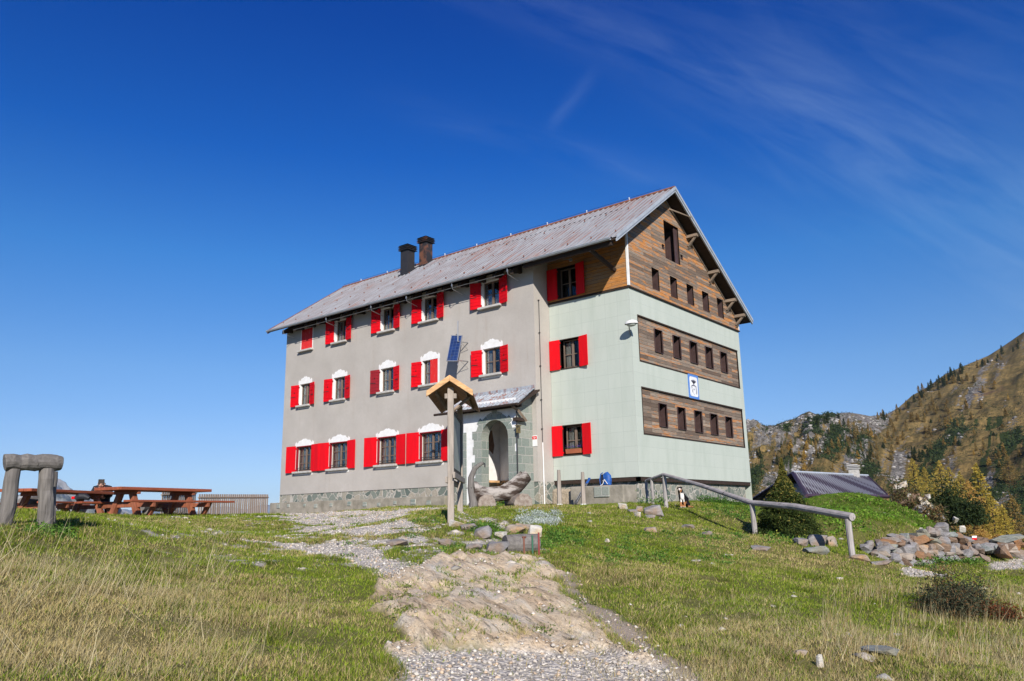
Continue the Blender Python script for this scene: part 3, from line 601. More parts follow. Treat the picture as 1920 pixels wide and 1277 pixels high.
for t in (0, .5, 1.):
    for x, h in P:
        xs = x if t == 0 else x+(-.28*t if x > -5 else .25*t)*((x+5.4)/2 if x > -5.4 else 1)*(1 if x > -5 else .6); V.append((xs, RY0+(FY-RY0)*t, RZ0+(3.42-RZ0)*t+h*.8))
m_ = len(P)
for i in range(2):
    for j in range(m_-1): F.append((i*m_+j, i*m_+j+1, (i+1)*m_+j+1, (i+1)*m_+j))
s.add(V, F); s.bb(-7.3, -3.7, FY-.02, FY+.0, 3.38, 3.56)
pr = s.build('porch_roof', mk_roof('porch_metal_roof', (.41, .44, .47), (.3, .33, .36), (.17, .07, .045), .07, (1.5, 1.5, 1.5)), porch)
s = MB(); s.add([(x, y, z) for x in (-7.4, -3.47) for y, z in ((RY0+.02, RZ0-.02), (FY, 3.36)) for z in (z, z-.07)], [(0, 2, 3, 1), (4, 5, 7, 6), (0, 1, 5, 4), (2, 6, 7, 3), (0, 4, 6, 2), (1, 3, 7, 5)])
s.bb(-7.2, -3.6, -2.05, -1.93, 2.62, 2.8); s.tube([(-7.6, RY0-.05, RZ0-.05), (-3.45, RY0-.05, RZ0-.03)], .05, 6); s.build('porch_eave', MT['soffit'], pr)
s = MB(); s.tube([(-3.75, -2.3, 2.62), (-3.72, -2.0, 2.5), (-3.70, -1.55, 2.15)], .06, 4); s.build('porch_brace', MT['purlin'], pr)
s = MB(); s.bb(-3.9, -3.7, -2.1, -1.6, 2.12, 2.24); s.build('corbel', MT['soffit'], pr)
s = MB(); s.tube([(-3.80, -2.0, 2.5), (-3.78, -2.02, -.5)], .022, 6); s.build('drain_rod', MT['black'], porch)
s = MB(); s.tube([(-3.84, -1.9, 1.95), (-3.70, -2.05, 1.98)], .012, 5); s.box((-3.68, -2.07, 1.78), (.12, .12, .24)); s.box((-3.68, -2.07, 1.93), (.17, .17, .03)); s.build('porch_lantern', simple('brass_lantern', (.22, .16, .05), .4, c2=(.03, .03, .03), scale=12), porch)
s = MB(); s.bb(-3.844, -3.83, -1.55, -1.32, 1.25, 1.62); s.mi = 1; s.bb(-3.829, -3.826, -1.55, -1.32, 1.45, 1.57); s.build('notice_plate', [MT['whitewash'], MT['red']], hut) if False else None
s = MB(); s.tube([(-3.6, -.72, 6.9), (-3.6, -.72, 1.4)], .012, 5); 
for z in (6.9, 5.6, 4.3, 3.0, 1.9): s.box((-3.61, -.72, z), (.06, .05, .04))
s.build('conductor_cable', MT['black'], hut)
s = MB(); s.tube([(-3.6, -.72, 1.4), (-3.6, -.70, -.95)], .024, 6); s.build('conductor_pipe', MT['whitewash'], hut)
# ------------------------------------------------------------------ terrain
def rayd(px, py):
    d = FWD+RIGHT*(px-960)/FPX-UP*(py-638.5)/FPX; return d/math.hypot(d[0], d[1])
def at(px, py, dist): return CAM+rayd(px, py)*dist
TP = [(0, 1277, 4.8), (0, 1100, 7.2), (0, 1000, 10.2), (85, 985, 11), (160, 968, 13.5), (0, 966, 19), (300, 971, 21), (150, 969, 20), (80, 968, 17), (500, 970, 29), (600, 965, 33), (470, 985, 20), (300, 985, 15), (150, 1000, 11.5),
      (577, 1030, 13.2), (600, 1000, 17), (700, 980, 19), (640, 1277, 5.3), (640, 1150, 7.5), (400, 1277, 5), (400, 1150, 7.3), (400, 1050, 11), (200, 1050, 10), (600, 1080, 10),
      (850, 1277, 5.5), (850, 1180, 7), (850, 1100, 9), (950, 1060, 10.5), (850, 1030, 12), (845, 976, 14.5), (863, 961, 16.8), (900, 1000, 14), (740, 956, 27), (830, 953, 25),
      (1000, 1040, 12), (1000, 980, 18), (1000, 952, 26), (900, 953, 26), (1100, 1000, 15.5), (1100, 965, 20), (1140, 948, 26.3), (1245, 948, 24), (1245, 1000, 17), (1245, 1100, 10.5), (1245, 1277, 6), (1060, 1180, 7.4),
      (1400, 1003, 20), (1590, 1042, 17.5), (1400, 1050, 15.5), (1500, 1100, 11.5), (1500, 1277, 6.5), (1700, 1060, 20.5), (1700, 1150, 11.3), (1700, 1090, 15.5), (1900, 1277, 7), (1900, 1150, 12), (1900, 1062, 21), (1820, 1056, 21.5),
      (1500, 946, 29), (1580, 938, 29), (1640, 936, 28), (1700, 955, 27), (1760, 1003, 24.7), (1560, 1015, 20), (1640, 996, 21.7), (1720, 992, 22.6), (1400, 950, 27), (1478, 1005, 21), (1300, 948, 25.5), (1380, 985, 22), (1440, 950, 28.), (1800, 1012, 24.2)]
ctrl = [at(*p) for p in TP]
ctrl += [np.array(p, float) for p in [(-19.9, -1.4, -.80), (-15, -1.4, -.82), (-10, -1.4, -.78), (-6.5, -3, -.92), (-4, -3, -.95), (-.2, 0, -.9), (.2, 5, -.85), (.2, 9.5, -.9), (-10, 5, -.85), (-19, 8, -1.0), (-25, 0, -1.0), (-25, 12, -1.8), (-10, 16, -2), (2, 14, -1.6)]]
for px, dd, z in ((0, 30, -1.3), (0, 45, -3.5), (250, 31, -1.2), (250, 45, -2.2), (500, 45, -1.6), (500, 60, -6), (1640, 34, -2.2), (1500, 36, -1.9), (1600, 48, -4.), (1800, 30, -3.6), (1900, 30, -3.7), (1900, 45, -6), (1700, 45, -5), (-600, 10, -1.6), (-600, 30, -3), (2500, 10, -3.4), (2500, 25, -5)):
    d = rayd(px, 900); ctrl.append(np.array([CAM[0]+d[0]*dd, CAM[1]+d[1]*dd, z]))
b0 = CAM-HF*4; ctrl.append(np.array([b0[0], b0[1], -3.1])); b0 = CAM-HF*9; ctrl.append(np.array([b0[0], b0[1], -3.9]))
ctrl = np.array(ctrl)
def _U(r2): return np.where(r2 > 1e-12, r2*np.log(np.maximum(r2, 1e-12)), 0)
def tps(P, z, lam=.02):
    n = len(P); K = _U(((P[:, None]-P[None])**2).sum(2))+lam*np.eye(n); Q = np.c_[np.ones(n), P]
    A = np.zeros((n+3, n+3)); A[:n, :n] = K; A[:n, n:] = Q; A[n:, :n] = Q.T
    return np.linalg.solve(A, np.r_[z, 0, 0, 0])
_w = tps(ctrl[:, :2], ctrl[:, 2], .25)
def base_z(x, y):
    x = np.asarray(x, float); y = np.asarray(y, float); z = np.full(x.shape, _w[-3])+_w[-2]*x+_w[-1]*y
    for (a, b), c in zip(ctrl[:, :2], _w[:-3]): z = z+c*_U((x-a)**2+(y-b)**2)
    r = np.hypot(x-CAM[0], y-CAM[1]); k = np.clip((r-34)/30, 0, 1); k = k*k
    return z*(1-k)+k*(-22)
def ground_pt(px, py, r0=3.5, r1=60):
    d = rayd(px, py); t = np.linspace(r0, r1, 700); X = CAM[0]+d[0]*t; Y = CAM[1]+d[1]*t; Z = CAM[2]+d[2]*t
    g = base_z(X, Y); i = np.argmax(Z < g)
    if i == 0 and not Z[0] < g[0]: i = len(t)-1
    return np.array([X[i], Y[i], g[i]])
def poly_world(pts): return np.array([ground_pt(*p)[:2] for p in pts])
def sdist(x, y, poly):      # signed distance, >0 inside
    x = np.asarray(x); y = np.asarray(y); d = np.full(x.shape, 1e9); ins = np.zeros(x.shape, bool); n = len(poly)
    for i in range(n):
        (x0, y0), (x1, y1) = poly[i], poly[(i+1) % n]; ex, ey = x1-x0, y1-y0; t = np.clip(((x-x0)*ex+(y-y0)*ey)/(ex*ex+ey*ey+1e-12), 0, 1)
        d = np.minimum(d, np.hypot(x-x0-t*ex, y-y0-t*ey))
        c = ((y0 > y) != (y1 > y)) & (x < (x1-x0)*(y-y0)/(y1-y0+1e-12)+x0); ins ^= c
    return np.where(ins, d, -d)
P_ROCK = poly_world([(745, 1078), (800, 1060), (860, 1046), (940, 1044), (1000, 1050), (1045, 1070), (1050, 1100), (1090, 1140), (1130, 1170), (1170, 1205), (1215, 1250), (1120, 1225), (1000, 1222), (850, 1224), (740, 1228), (722, 1190), (712, 1140), (718, 1105)])
P_GRAV = poly_world([(740, 1220), (850, 1216), (1000, 1214), (1100, 1212), (1150, 1205), (1210, 1235), (1320, 1300), (900, 1310), (755, 1310)])
P_PATH = poly_world([(574, 1028), (620, 1018), (655, 1020), (700, 1043), (770, 1062), (800, 1070), (760, 1085), (742, 1100), (725, 1086), (690, 1062), (640, 1046), (590, 1038)])
P_APR = poly_world([(470, 972), (560, 962), (700, 957), (840, 955), (870, 962), (895, 980), (880, 1000), (840, 1015), (770, 1010), (690, 1008), (640, 1022), (600, 1034), (575, 1030), (600, 1008), (520, 990)])
P_DIRT = poly_world([(1045, 1075), (1075, 1085), (1130, 1135), (1200, 1175), (1235, 1215), (1300, 1262), (1340, 1300), (1280, 1300), (1205, 1240), (1165, 1200), (1110, 1165), (1075, 1130)])
P_RT = poly_world([(1690, 1066), (1730, 1070), (1790, 1074), (1770, 1084), (1700, 1078)]); P_RT2 = poly_world([(1850, 1060), (1925, 1052), (1925, 1066), (1860, 1068)])
FOL = np.array([(HR*.42-HF*.907)[0], (HR*.42-HF*.907)[1]]); FOLN = np.array([-FOL[1], FOL[0]])
def masks(x, y):
    n1 = fbm(x*1.1, y*1.1, 4, 3)-.5; n2 = fbm(x*4, y*4, 4, 9)-.5; n3 = fbm(x*.45, y*.45, 4, 21)-.5; n4 = fbm(x*11, y*11, 3, 31)-.5
    s = lambda v, a: np.clip(v/a+.5, 0, 1)
    j = n1*.5+n2*.35+n4*.12
    rock = s(sdist(x, y, P_ROCK)+j*.9, .10)
    rock = rock*s(.23-(fbm(x*1.9+7, y*1.9, 4, 77)-.5)-(fbm(x*9, y*9, 2, 78)-.5)*.35, .05)
    grav = np.maximum(s(sdist(x, y, P_GRAV)+j*.7, .12), s(sdist(x, y, P_PATH)+j*.5+.05, .15))
    ap = s(sdist(x, y, P_APR)*.5-.12+n1*2.6+n2*1.9+n4*.8, .12)
    ap2 = s(-.16-np.clip(((x-CAM[0])*HR[0]+(y-CAM[1])*HR[1]+.3)*.25, 0, .5)+n1*.8+n2*.9+n4*.4+np.clip(sdist(x, y, P_APR)+3.2, 0, 3.2)*.045-.02, .05)*(sdist(x, y, P_APR) > -3.2)
    grav = np.maximum(grav, ap); rt = np.maximum(s(sdist(x, y, P_RT)+j*.6, .1), s(sdist(x, y, P_RT2)+j*.6, .1))
    grav = np.maximum(grav, rt)
    dirt = s(sdist(x, y, P_DIRT)+j*.6, .15); flat = np.clip(ap2, 0, 1)
    return rock, grav, dirt, flat
def detail_z(x, y, rock=None, grav=None):
    z = (fbm(x*.8, y*.8, 3, 5)-.5)*.12+(fbm(x*3.5, y*3.5, 3, 6)-.5)*.05
    if rock is not None:
        u = x*FOL[0]+y*FOL[1]; v = x*FOLN[0]+y*FOLN[1]; v2 = v+(fbm(x*1.3, y*1.3, 3, 40)-.5)*.5
        r1 = 1-np.abs(fbm(u*.55, v2*3.6, 4, 50)*2-1); r2 = 1-np.abs(fbm(u*1.4, v2*13, 3, 51)*2-1)
        st = fbm(u*.6, v2*1.6, 2, 52); st = np.floor(st*9)/9*.8+st*.2
        z = z+rock*((r1-.6)*.11+(r2-.6)*.09+(st-.5)*.12+.04)
        z = z+grav*((fbm(x*22, y*22, 2, 60)-.5)*.010-.01)
    return z
def gz(x, y):
    x = np.atleast_1d(np.asarray(x, float)); y = np.atleast_1d(np.asarray(y, float)); r, g, d, f = masks(x, y); return base_z(x, y)+detail_z(x, y, r, g)
GC = CAM-HF*3.0; ang0 = math.atan2(HF[1], HF[0])
rr = [3.0]
while rr[-1] < 66: rr.append(rr[-1]*(1.0062 if rr[-1] < 30 else 1.02))
rr = np.array(rr); aa = ang0+np.linspace(-1.15, 1.15, 560); RR, AA = np.meshgrid(rr, aa, indexing='ij')
GX = GC[0]+RR*np.cos(AA); GY = GC[1]+RR*np.sin(AA); mk = masks(GX, GY); GZ = base_z(GX, GY)+detail_z(GX, GY, mk[0], mk[1])
nr, na_ = GX.shape; idx = np.arange(nr*na_).reshape(nr, na_)
F = np.stack([idx[:-1, :-1], idx[1:, :-1], idx[1:, 1:], idx[:-1, 1:]], -1).reshape(-1, 4)
def dryness(x, y):
    "0 green .. 1 straw"
    u = (x-CAM[0])*HR[0]+(y-CAM[1])*HR[1]; v = (x-CAM[0])*HF[0]+(y-CAM[1])*HF[1]
    k = fbm(x*.35, y*.35, 4, 81)*1.0+fbm(x*1.7, y*1.7, 3, 82)*.55-.24
    near = np.clip((13-v)/8, 0, 1); k = k+near*.04-.10
    k = k+np.where(u > 0, np.clip((11-v)/5, 0, 1)*.13, 0); k = k+np.where(u < -1.2, np.clip((8-v)/3, 0, 1)*np.clip((-u-1)/2.2, 0, 1)*.20, 0)-.16*np.exp(-((u+.9)/1.0)**2)*np.clip((10-v)/3, 0, 1)
    k = k-.5*np.clip((v-19.5)/3, 0, 1)*np.clip((u-6)/2, 0, 1)-.12*np.clip((v-13)/4, 0, 1)*np.clip(u/2, 0, 1)-.06*(u < 0)
    return np.clip(k, 0, 1)
def mk_ground():
    m, n, b = newmat('alpine_turf_and_rock'); T = NT(n)
    A = T('ShaderNodeAttribute', attribute_name='mask'); sp = T('ShaderNodeSeparateColor', {0: A.outputs['Color']}); A2 = T('ShaderNodeAttribute', attribute_name='mask2'); sp2 = T('ShaderNodeSeparateColor', {0: A2.outputs['Color']})
    v = T.vec(); f = T.noise(v, 2.5, 7, .65); f2 = T.noise(v, 30, 5, .7)
    g = T.mix(sp.outputs[2], (.10, .135, .02), (.26, .20, .085)); g = T.mix(T.ramp(f2, [(.35, (0, 0, 0)), (.65, (.6,)*3)]), g, (.13, .10, .045))
    g = T.mix(1., g, T.ramp(f, [(.3, (.7,)*3), (.7, (1.15,)*3)]), 'MULTIPLY')
    # gravel
    vo = T('ShaderNodeTexVoronoi', {'Vector': v, 'Scale': 26.}); vs = T('ShaderNodeSeparateColor', {0: vo.outputs['Color']}); vo2 = T('ShaderNodeTexVoronoi', {'Vector': v, 'Scale': 11.}); vs2 = T('ShaderNodeSeparateColor', {0: vo2.outputs['Color']})
    gr = T.ramp(vs.outputs[0], [(.0, (.40, .36, .31)), (.4, (.60, .54, .465)), (.75, (.69, .62, .53)), (.97, (.78, .72, .64))])
    gr = T.mix(.35, gr, T.ramp(vs2.outputs[0], [(.1, (.48, .43, .37)), (.9, (.70, .62, .53))])); gr = T.mix(1., gr, T.ramp(vo.outputs['Distance'], [(.25, (1.1,)*3), (.66, (.62,)*3)]), 'MULTIPLY')
    # rock with foliation
    ang = math.atan2(FOL[1], FOL[0])
    r1 = T('ShaderNodeMapping', {'Vector': T('ShaderNodeMapping', {'Vector': T('ShaderNodeTexCoord').outputs['Object'], 'Rotation': (0, 0, -ang)}).outputs[0], 'Scale': (.55, 6.5, 4)}).outputs[0]
    rf = T.noise(r1, 1.1, 9, .72, .35); rf2 = T.noise(r1, 4.5, 8, .78, .3); rg = T.noise(v, 1.2, 6, .6)
    rc = T.ramp(rf, [(.32, (.26, .18, .11)), (.41, (.58, .44, .29)), (.52, (.80, .63, .43)), (.72, (.86, .77, .61))])
    rc = T.mix(T.ramp(rg, [(.52, (0, 0, 0)), (.66, (.6,)*3)]), rc, (.66, .45, .26)); rc = T.mix(T.ramp(T.noise(v, 2.3, 5), [(.55, (0, 0, 0)), (.68, (.7,)*3)]), rc, (.60, .56, .50))
    rc = T.mix(1., rc, T.ramp(rf2, [(.38, (.46,)*3), (.46, (1.12,)*3)]), 'MULTIPLY')
    di = T.mix(f2, (.30, .23, .17), (.42, .35, .28)); st = T.mix(T.noise(v, 6, 5), (.36, .33, .30), (.52, .46, .40)); st = T.mix(1., st, T.ramp(f2, [(.3, (.6,)*3), (.6, (1.1,)*3)]), 'MULTIPLY')
    c = T.mix(sp2.outputs[1], g, st); c = T.mix(sp2.outputs[0], c, di); c = T.mix(sp.outputs[0], c, gr); c = T.mix(sp.outputs[1], c, rc)
    T.link(c, b.inputs['Base Color']); b.inputs['Roughness'].default_value = .95; b.inputs['Specular IOR Level'].default_value = .1
    h = T.math('ADD', T.math('MULTIPLY', vo.outputs['Distance'], T.math('MULTIPLY', sp.outputs[0], -.35)), T.math('ADD', T.math('MULTIPLY', rf2, T.math('MULTIPLY', sp.outputs[1], .9)), T.math('MULTIPLY', f2, .4)))
    T.bump(h, 1., .06, b); return m
DRY = dryness(GX, GY)
g = fastmesh('ground', np.stack([GX, GY, GZ], -1).reshape(-1, 3), F, mk_ground(), {'mask': np.stack([mk[1], mk[0], DRY], -1).reshape(-1, 3), 'mask2': np.stack([mk[2], mk[3]*.85, mk[3]*0], -1).reshape(-1, 3)})
g.data.polygons.foreach_set('use_smooth', [True]*len(g.data.polygons)); tag(g, kind='structure')
# valley floor far below, out to the horizon
m_val = simple('valley_floor', (.12, .12, .06), .95, c2=(.07, .075, .05), scale=.004, bump=0)
mb = MB(); R0 = 9000; nn = 48; mb.add([(0, 0, -75)]+[(R0*math.cos(2*math.pi*k/nn), R0*math.sin(2*math.pi*k/nn), -75) for k in range(nn)], [(0, k+1, (k+1) % nn+1) for k in range(nn)])
tag(mb.build('valley', m_val), kind='structure')
# ---- hills on the right
def mk_hill():
    m, n, b = newmat('autumn_hillside'); T = NT(n); v = T.vec((1, 1, 1)); 
    ge = T('ShaderNodeNewGeometry'); big = T.noise(v, .012, 7, .6); med = T.noise(v, .05, 8, .68, .6); fin = T.noise(v, .35, 7, .75); st = T.noise(T.vec((.3, .3, 1.), rot=(0, .4, .5)), .09, 7, .7, .8)
    c = T.mix(T.ramp(T.math('ADD', T.math('MULTIPLY', st, .4), T.math('MULTIPLY', T('ShaderNodeSeparateColor', {0: T('ShaderNodeAttribute', attribute_name='streak').outputs['Color']}).outputs[0], .6)), [(.36, (0, 0, 0)), (.60, (1, 1, 1))]), (.10, .07, .03), (.37, .245, .09)); c = T.mix(T.ramp(fin, [(.40, (0, 0, 0)), (.62, (.75,)*3)]), c, (.085, .08, .033))
    A = T('ShaderNodeAttribute', attribute_name='col'); sp = T('ShaderNodeSeparateColor', {0: A.outputs['Color']})
    rk = T.ramp(T.math('ADD', sp.outputs[0], T.math('MULTIPLY', T.math('SUBTRACT', fin, .5), .7)), [(.47, (0, 0, 0)), (.56, (1, 1, 1))])
    rc = T.ramp(T.noise(v, .5, 7, .8), [(.36, (.06, .055, .05)), (.52, (.22, .20, .18)), (.68, (.40, .37, .34))]); c = T.mix(rk, c, rc)
    sh = T.ramp(T.math('ADD', sp.outputs[1], T.math('MULTIPLY', T.math('SUBTRACT', med, .5), .6)), [(.55, (0, 0, 0)), (.61, (1, 1, 1))]); c = T.mix(sh, c, T.mix(fin, (.022, .035, .012), (.06, .075, .022)))
    br = T.ramp(T.math('ADD', sp.outputs[2], T.math('MULTIPLY', T.math('SUBTRACT', med, .5), .6)), [(.5, (0, 0, 0)), (.62, (.85,)*3)]); c = T.mix(br, c, T.mix(fin, (.10, .06, .045), (.17, .10, .07)))
    T.link(c, b.inputs['Base Color']); b.inputs['Roughness'].default_value = .95; b.inputs['Specular IOR Level'].default_value = .05
    T.bump(T.noise(v, .6, 6, .75), 1., 1.5, b); return m
SKY_R = [(1250, 850, 330), (1330, 815, 330), (1403, 797, 330), (1422, 793, 340), (1438, 798, 340), (1453, 798, 345), (1473, 789, 350), (1490, 785, 355), (1504, 776, 360), (1520, 770, 360), (1537, 778, 365), (1560, 776, 400), (1594, 773, 430), (1633, 779, 480), (1661, 778, 520), (1689, 764, 560), (1717, 742, 590), (1754, 722, 620), (1788, 700, 640), (1830, 682, 660), (1872, 665, 680), (1909, 643, 700), (1960, 612, 710), (2100, 540, 720), (2300, 470, 720)]
az_of = lambda px: math.atan2(*(rayd(px, 800)[[1, 0]]))
sa = np.array([az_of(p[0]) for p in SKY_R]); se = np.array([rayd(p[0], p[1])[2] for p in SKY_R]); sR = np.array([float(p[2]) for p in SKY_R])
def hill_z(az, t):
    o = np.argsort(sa); e = np.interp(az, sa[o], se[o]); R = np.interp(az, sa[o], sR[o]); r = 50+(R-50)*t
    e0 = -.115; k = t**.62
    el = e0+(e-e0)*k
    x = CAM[0]+r*np.cos(az); y = CAM[1]+r*np.sin(az); z = CAM[2]+el*r
    rough = (fbm(x*.018, y*.018, 5, 101)-.5)*26+(fbm(x*.07, y*.07, 4, 102)-.5)*7; rough = rough*np.clip(t*4, 0, 1)*np.clip((1-t)*3.2, 0.05, 1)*(r/500)**.8
    craggy = (np.abs(fbm(x*.05, y*.05, 5, 105)*2-1)-.25)*16*np.clip((430-R)/60, 0, 1)*np.clip((t-.55)*3, 0, 1)*np.clip((1-t)*8, .08, 1)
    return x, y, z+rough+craggy, r
ha = np.linspace(sa.min(), sa.max(), 460); ht = np.concatenate([np.linspace(0, 1, 300), [1.03, 1.1]])
HA, HT = np.meshgrid(ha, ht, indexing='ij'); hx, hy, hz, hr = hill_z(HA, np.minimum(HT, 1)); over = np.maximum(HT-1, 0)
hx += over*200*np.cos(HA); hy += over*200*np.sin(HA); hz -= over*400
def hill_uv(t, az):
    A_ = (az_of(1920)-az)/(az_of(1403)-az_of(1920))*-1.; A_ = (az-az_of(1920))/(az_of(1403)-az_of(1920)); B_ = np.clip(t, 0, 1.2)**.62*.55; ph = math.radians(-27); return A_*math.cos(ph)+B_*math.sin(ph), -A_*math.sin(ph)+B_*math.cos(ph)
def hill_masks(x, y, t, az):
    al, ac = hill_uv(t, az); n1 = fbm(x*.012, y*.012, 4, 120); n2 = fbm(al*9, ac*34, 5, 121, .62)*.7+fbm(x*.035, y*.035, 4, 121)*.3; n3 = fbm(al*10+9, ac*34, 5, 122, .66)*.75+fbm(x*.02+9, y*.02, 4, 122)*.25; azn = (az-sa.min())/(sa.max()-sa.min())   # 1 = left
    leftk = np.interp(az, [az_of(1700), az_of(1560)], [0, 1])
    rock = n2*1.3+leftk*.19*np.clip(t*1.6-.3, 0, 1)-.25
    shrub = n3*1.35-.165+np.clip(.50-t, -.2, .30)*.8+leftk*.09-.0-(.14*np.clip((t-.55)*4, 0, 1)*(1-leftk))
    brown = n1*.6+np.clip(.34-t, 0, .34)*1.1
    return rock, shrub, brown
hm = hill_masks(hx, hy, HT, HA); nr, na_ = hx.shape; idx = np.arange(nr*na_).reshape(nr, na_); F = np.stack([idx[:-1, :-1], idx[1:, :-1], idx[1:, 1:], idx[:-1, 1:]], -1).reshape(-1, 4)[:, ::-1]
hill = fastmesh('hillside', np.stack([hx, hy, hz], -1).reshape(-1, 3), F, mk_hill(), {'col': np.stack(hm, -1).reshape(-1, 3), 'streak': np.repeat((fbm(hill_uv(HT, HA)[0]*7, hill_uv(HT, HA)[1]*60, 5, 140, .65)[..., None]), 3, -1).reshape(-1, 3)}); tag(hill, kind='structure')
# ---- grey limestone mountains far left
def mountain(name, sk, R, depth, mat, seed, rough):
    a = np.array([az_of(p[0]) for p in sk]); e = np.array([rayd(*p)[2] for p in sk]); o = np.argsort(a); A = np.linspace(a.min(), a.max(), 360); T_ = np.linspace(0, 1, 90); AA_, TT = np.meshgrid(A, T_, indexing='ij')
    E = np.interp(AA_, a[o], e[o]); r = R-depth*(1-TT); x = CAM[0]+r*np.cos(AA_); y = CAM[1]+r*np.sin(AA_); top = CAM[2]+E*R; z = -75+(top+75)*TT**.8
    s = R/2500; q = fbm(x*.006/s, y*.006/s, 6, seed, .6); z = z+(np.abs(q*2-1)-.2)*rough*np.clip((1-TT)*5, .25, 1)*np.clip(TT*4, 0, 1)
    n0, n1 = x.shape; idx = np.arange(n0*n1).reshape(n0, n1); F = np.stack([idx[:-1, :-1], idx[1:, :-1], idx[1:, 1:], idx[:-1, 1:]], -1).reshape(-1, 4)[:, ::-1]
    o = fastmesh(name, np.stack([x, y, z], -1).reshape(-1, 3), F, mat); return tag(o, kind='structure')
m_lime = simple('limestone', (.42, .40, .38), .95, c2=(.13, .14, .12), scale=.012, det=10, bump=.5, bd=8, pos=(.36, .58)); m_far = simple('far_ridge', (.20, .215, .25), .95, c2=(.15, .165, .2), scale=.004, bump=0)
mountain('mountain', [(-300, 900), (-120, 925), (0, 941), (25, 934), (41, 931), (55, 925), (65, 920), (85, 921), (98, 909), (106, 902), (113, 906), (127, 914), (150, 922), (168, 927), (185, 938), (215, 948), (300, 972)], 2600, 1200, m_lime, 200, 90)
mountain('mountain_range', [(-600, 940), (-100, 950), (150, 958), (300, 955), (380, 958), (430, 948), (470, 955), (500, 946), (512, 950), (530, 956), (600, 950), (900, 960)], 6000, 2000, m_far, 220, 120)
# ================================================================== objects
def G(x, y): return float(gz(x, y)[0])
def gp(px, py, r0=3.5, r1=45):
    p = ground_pt(px, py, r0, r1); return np.array([p[0], p[1], G(p[0], p[1])])
def local(mb, org):      # shift a mesh builder to a local origin
    o = np.array(org); mb.v = [tuple(np.array(v)-o) for v in mb.v]; return mb
def wav(a, b, n, amp, seed):
    r = np.random.default_rng(seed); a = np.array(a, float); b = np.array(b, float); return [a+(b-a)*i/(n-1)+(r.uniform(-amp, amp, 3) if 0 < i < n-1 else 0) for i in range(n)]
# ---- log rail at the left edge
d = 11.0; p1, p2 = at(8, 867, d-.05), at(116, 869, d+.15); base = np.array([p1[0], p1[1], G(p1[0], p1[1])])
t = empty('log_rail', base, 0, 'stout grey log resting on two short leaning posts at the left edge of the meadow', 'rail')
s = MB(); pts = wav(p1, p2, 9, .012, 4); s.tube(pts, [.098, .09, .094, .10, .098, .096, .10, .102, .082], 18, .035, seed=2); local(s, base).build('log_beam', [MT['logx']], t, smooth=False, bevel=.008)
for i, (ax, ay, bx, by, ra, rb, dd) in enumerate(((25, 880, 4, 1004, .078, .09, d), (88, 880, 83, 984, .082, .09, d+.1), (99, 884, 95, 978, .06, .06, d+.75))):
    a, b = at(ax, ay, dd), at(bx, by, dd); b = b+(b-a)*.12; s = MB(); s.tube(wav(a, b, 7, .012, 9+i), np.linspace(ra, rb, 7), 14, .05, seed=i); local(s, base).build('post', MT['log'], t)
MT['railwood'] = mk_wood('pale_rail_wood', (.34, .305, .29), (.43, .39, .37), st=(1.2, 7, 7)); MT['railpost'] = mk_wood('pale_post_wood', (.32, .29, .27), (.41, .375, .35), st=(8, 8, 1))
# ---- sloping handrail on the right
pr_ = [(1245, 893, 1246, 950, 24.0), (1410, 947, 1411, 1004, 20.0), (1590, 975, 1590, 1043, 17.5)]
tops = [at(p[0], p[1], p[4]) for p in pr_]; b0 = gp(*pr_[0][2:4]); base = np.array([tops[0][0], tops[0][1], G(*tops[0][:2])])
t = empty('log_handrail', base, 0, 'long silvery log handrail sloping down the bank on posts below the gable', 'handrail')
for i, tp in enumerate(tops):
    z = G(tp[0], tp[1]); s = MB(); s.tube(wav((tp[0]+.02, tp[1], z-.25), (tp[0], tp[1], tp[2]+.02), 5, .008, i), .062, 10, .04, seed=i); local(s, base).build('post', MT['railpost'], t)
up = np.array([0, 0, .05]); e = tops[2]+(tops[2]-tops[1])*.03
s = MB(); q = [tops[0]+up, (tops[0]+tops[1])/2+up+np.array([0, 0, .03]), tops[1]+up, (tops[1]+tops[2])/2+up+np.array([0, 0, .06]), e+up+.02]
pts = []
for a, b in zip(q, q[1:]):
    for k in range(5): pts.append(a+(b-a)*k/5)
pts.append(q[-1]); s.tube(pts, np.linspace(.052, .078, len(pts)), 12, .03, seed=3); local(s, base).build('rail', MT['railwood'], t)
p = at(1222, 898, 24.6); p3 = at(1212, 900, 25.2)
s = MB(); s.tube([tops[0]+up, p, p3+np.array([0, 0, -.02])], [.055, .05, .04], 8, .04); local(s, base).build('rail', MT['railwood'], t)
for q_, k in ((p, 0), (p3, 1)):
    s = MB(); s.tube(wav((q_[0], q_[1], G(q_[0], q_[1])-.2), q_, 5, .01, 30+k), .05, 9, .05); local(s, base).build('post', MT['railpost'], t)
# ---- stakes by the green wall
for px, yt, yb, lab in ((1049, 881, 943, 'upright weathered stake with white foot nearest the grey corner of the hut'), (1094, 885, 945, 'upright weathered stake with white foot under the ground floor flower window')):
    g0 = at(px, yb, 26.2); z = G(g0[0], g0[1]); tp = at(px, yt, 26.2); t = empty('wooden_stake', (g0[0], g0[1], z), 0, lab, 'stake', 'stakes in front of the pale green wall')
    s = MB(); s.tube([(0, 0, -.1), (0, .01, (tp[2]-z)*.5), (.01, 0, tp[2]-z)], [.085, .075, .055], 8, .05); s.build('stake', MT['post'], t)
    s = MB(); s.tube([(0, 0, -.1), (0, 0, .10)], [.12, .10], 8); s.build('foot', MT['whitewash'], t)
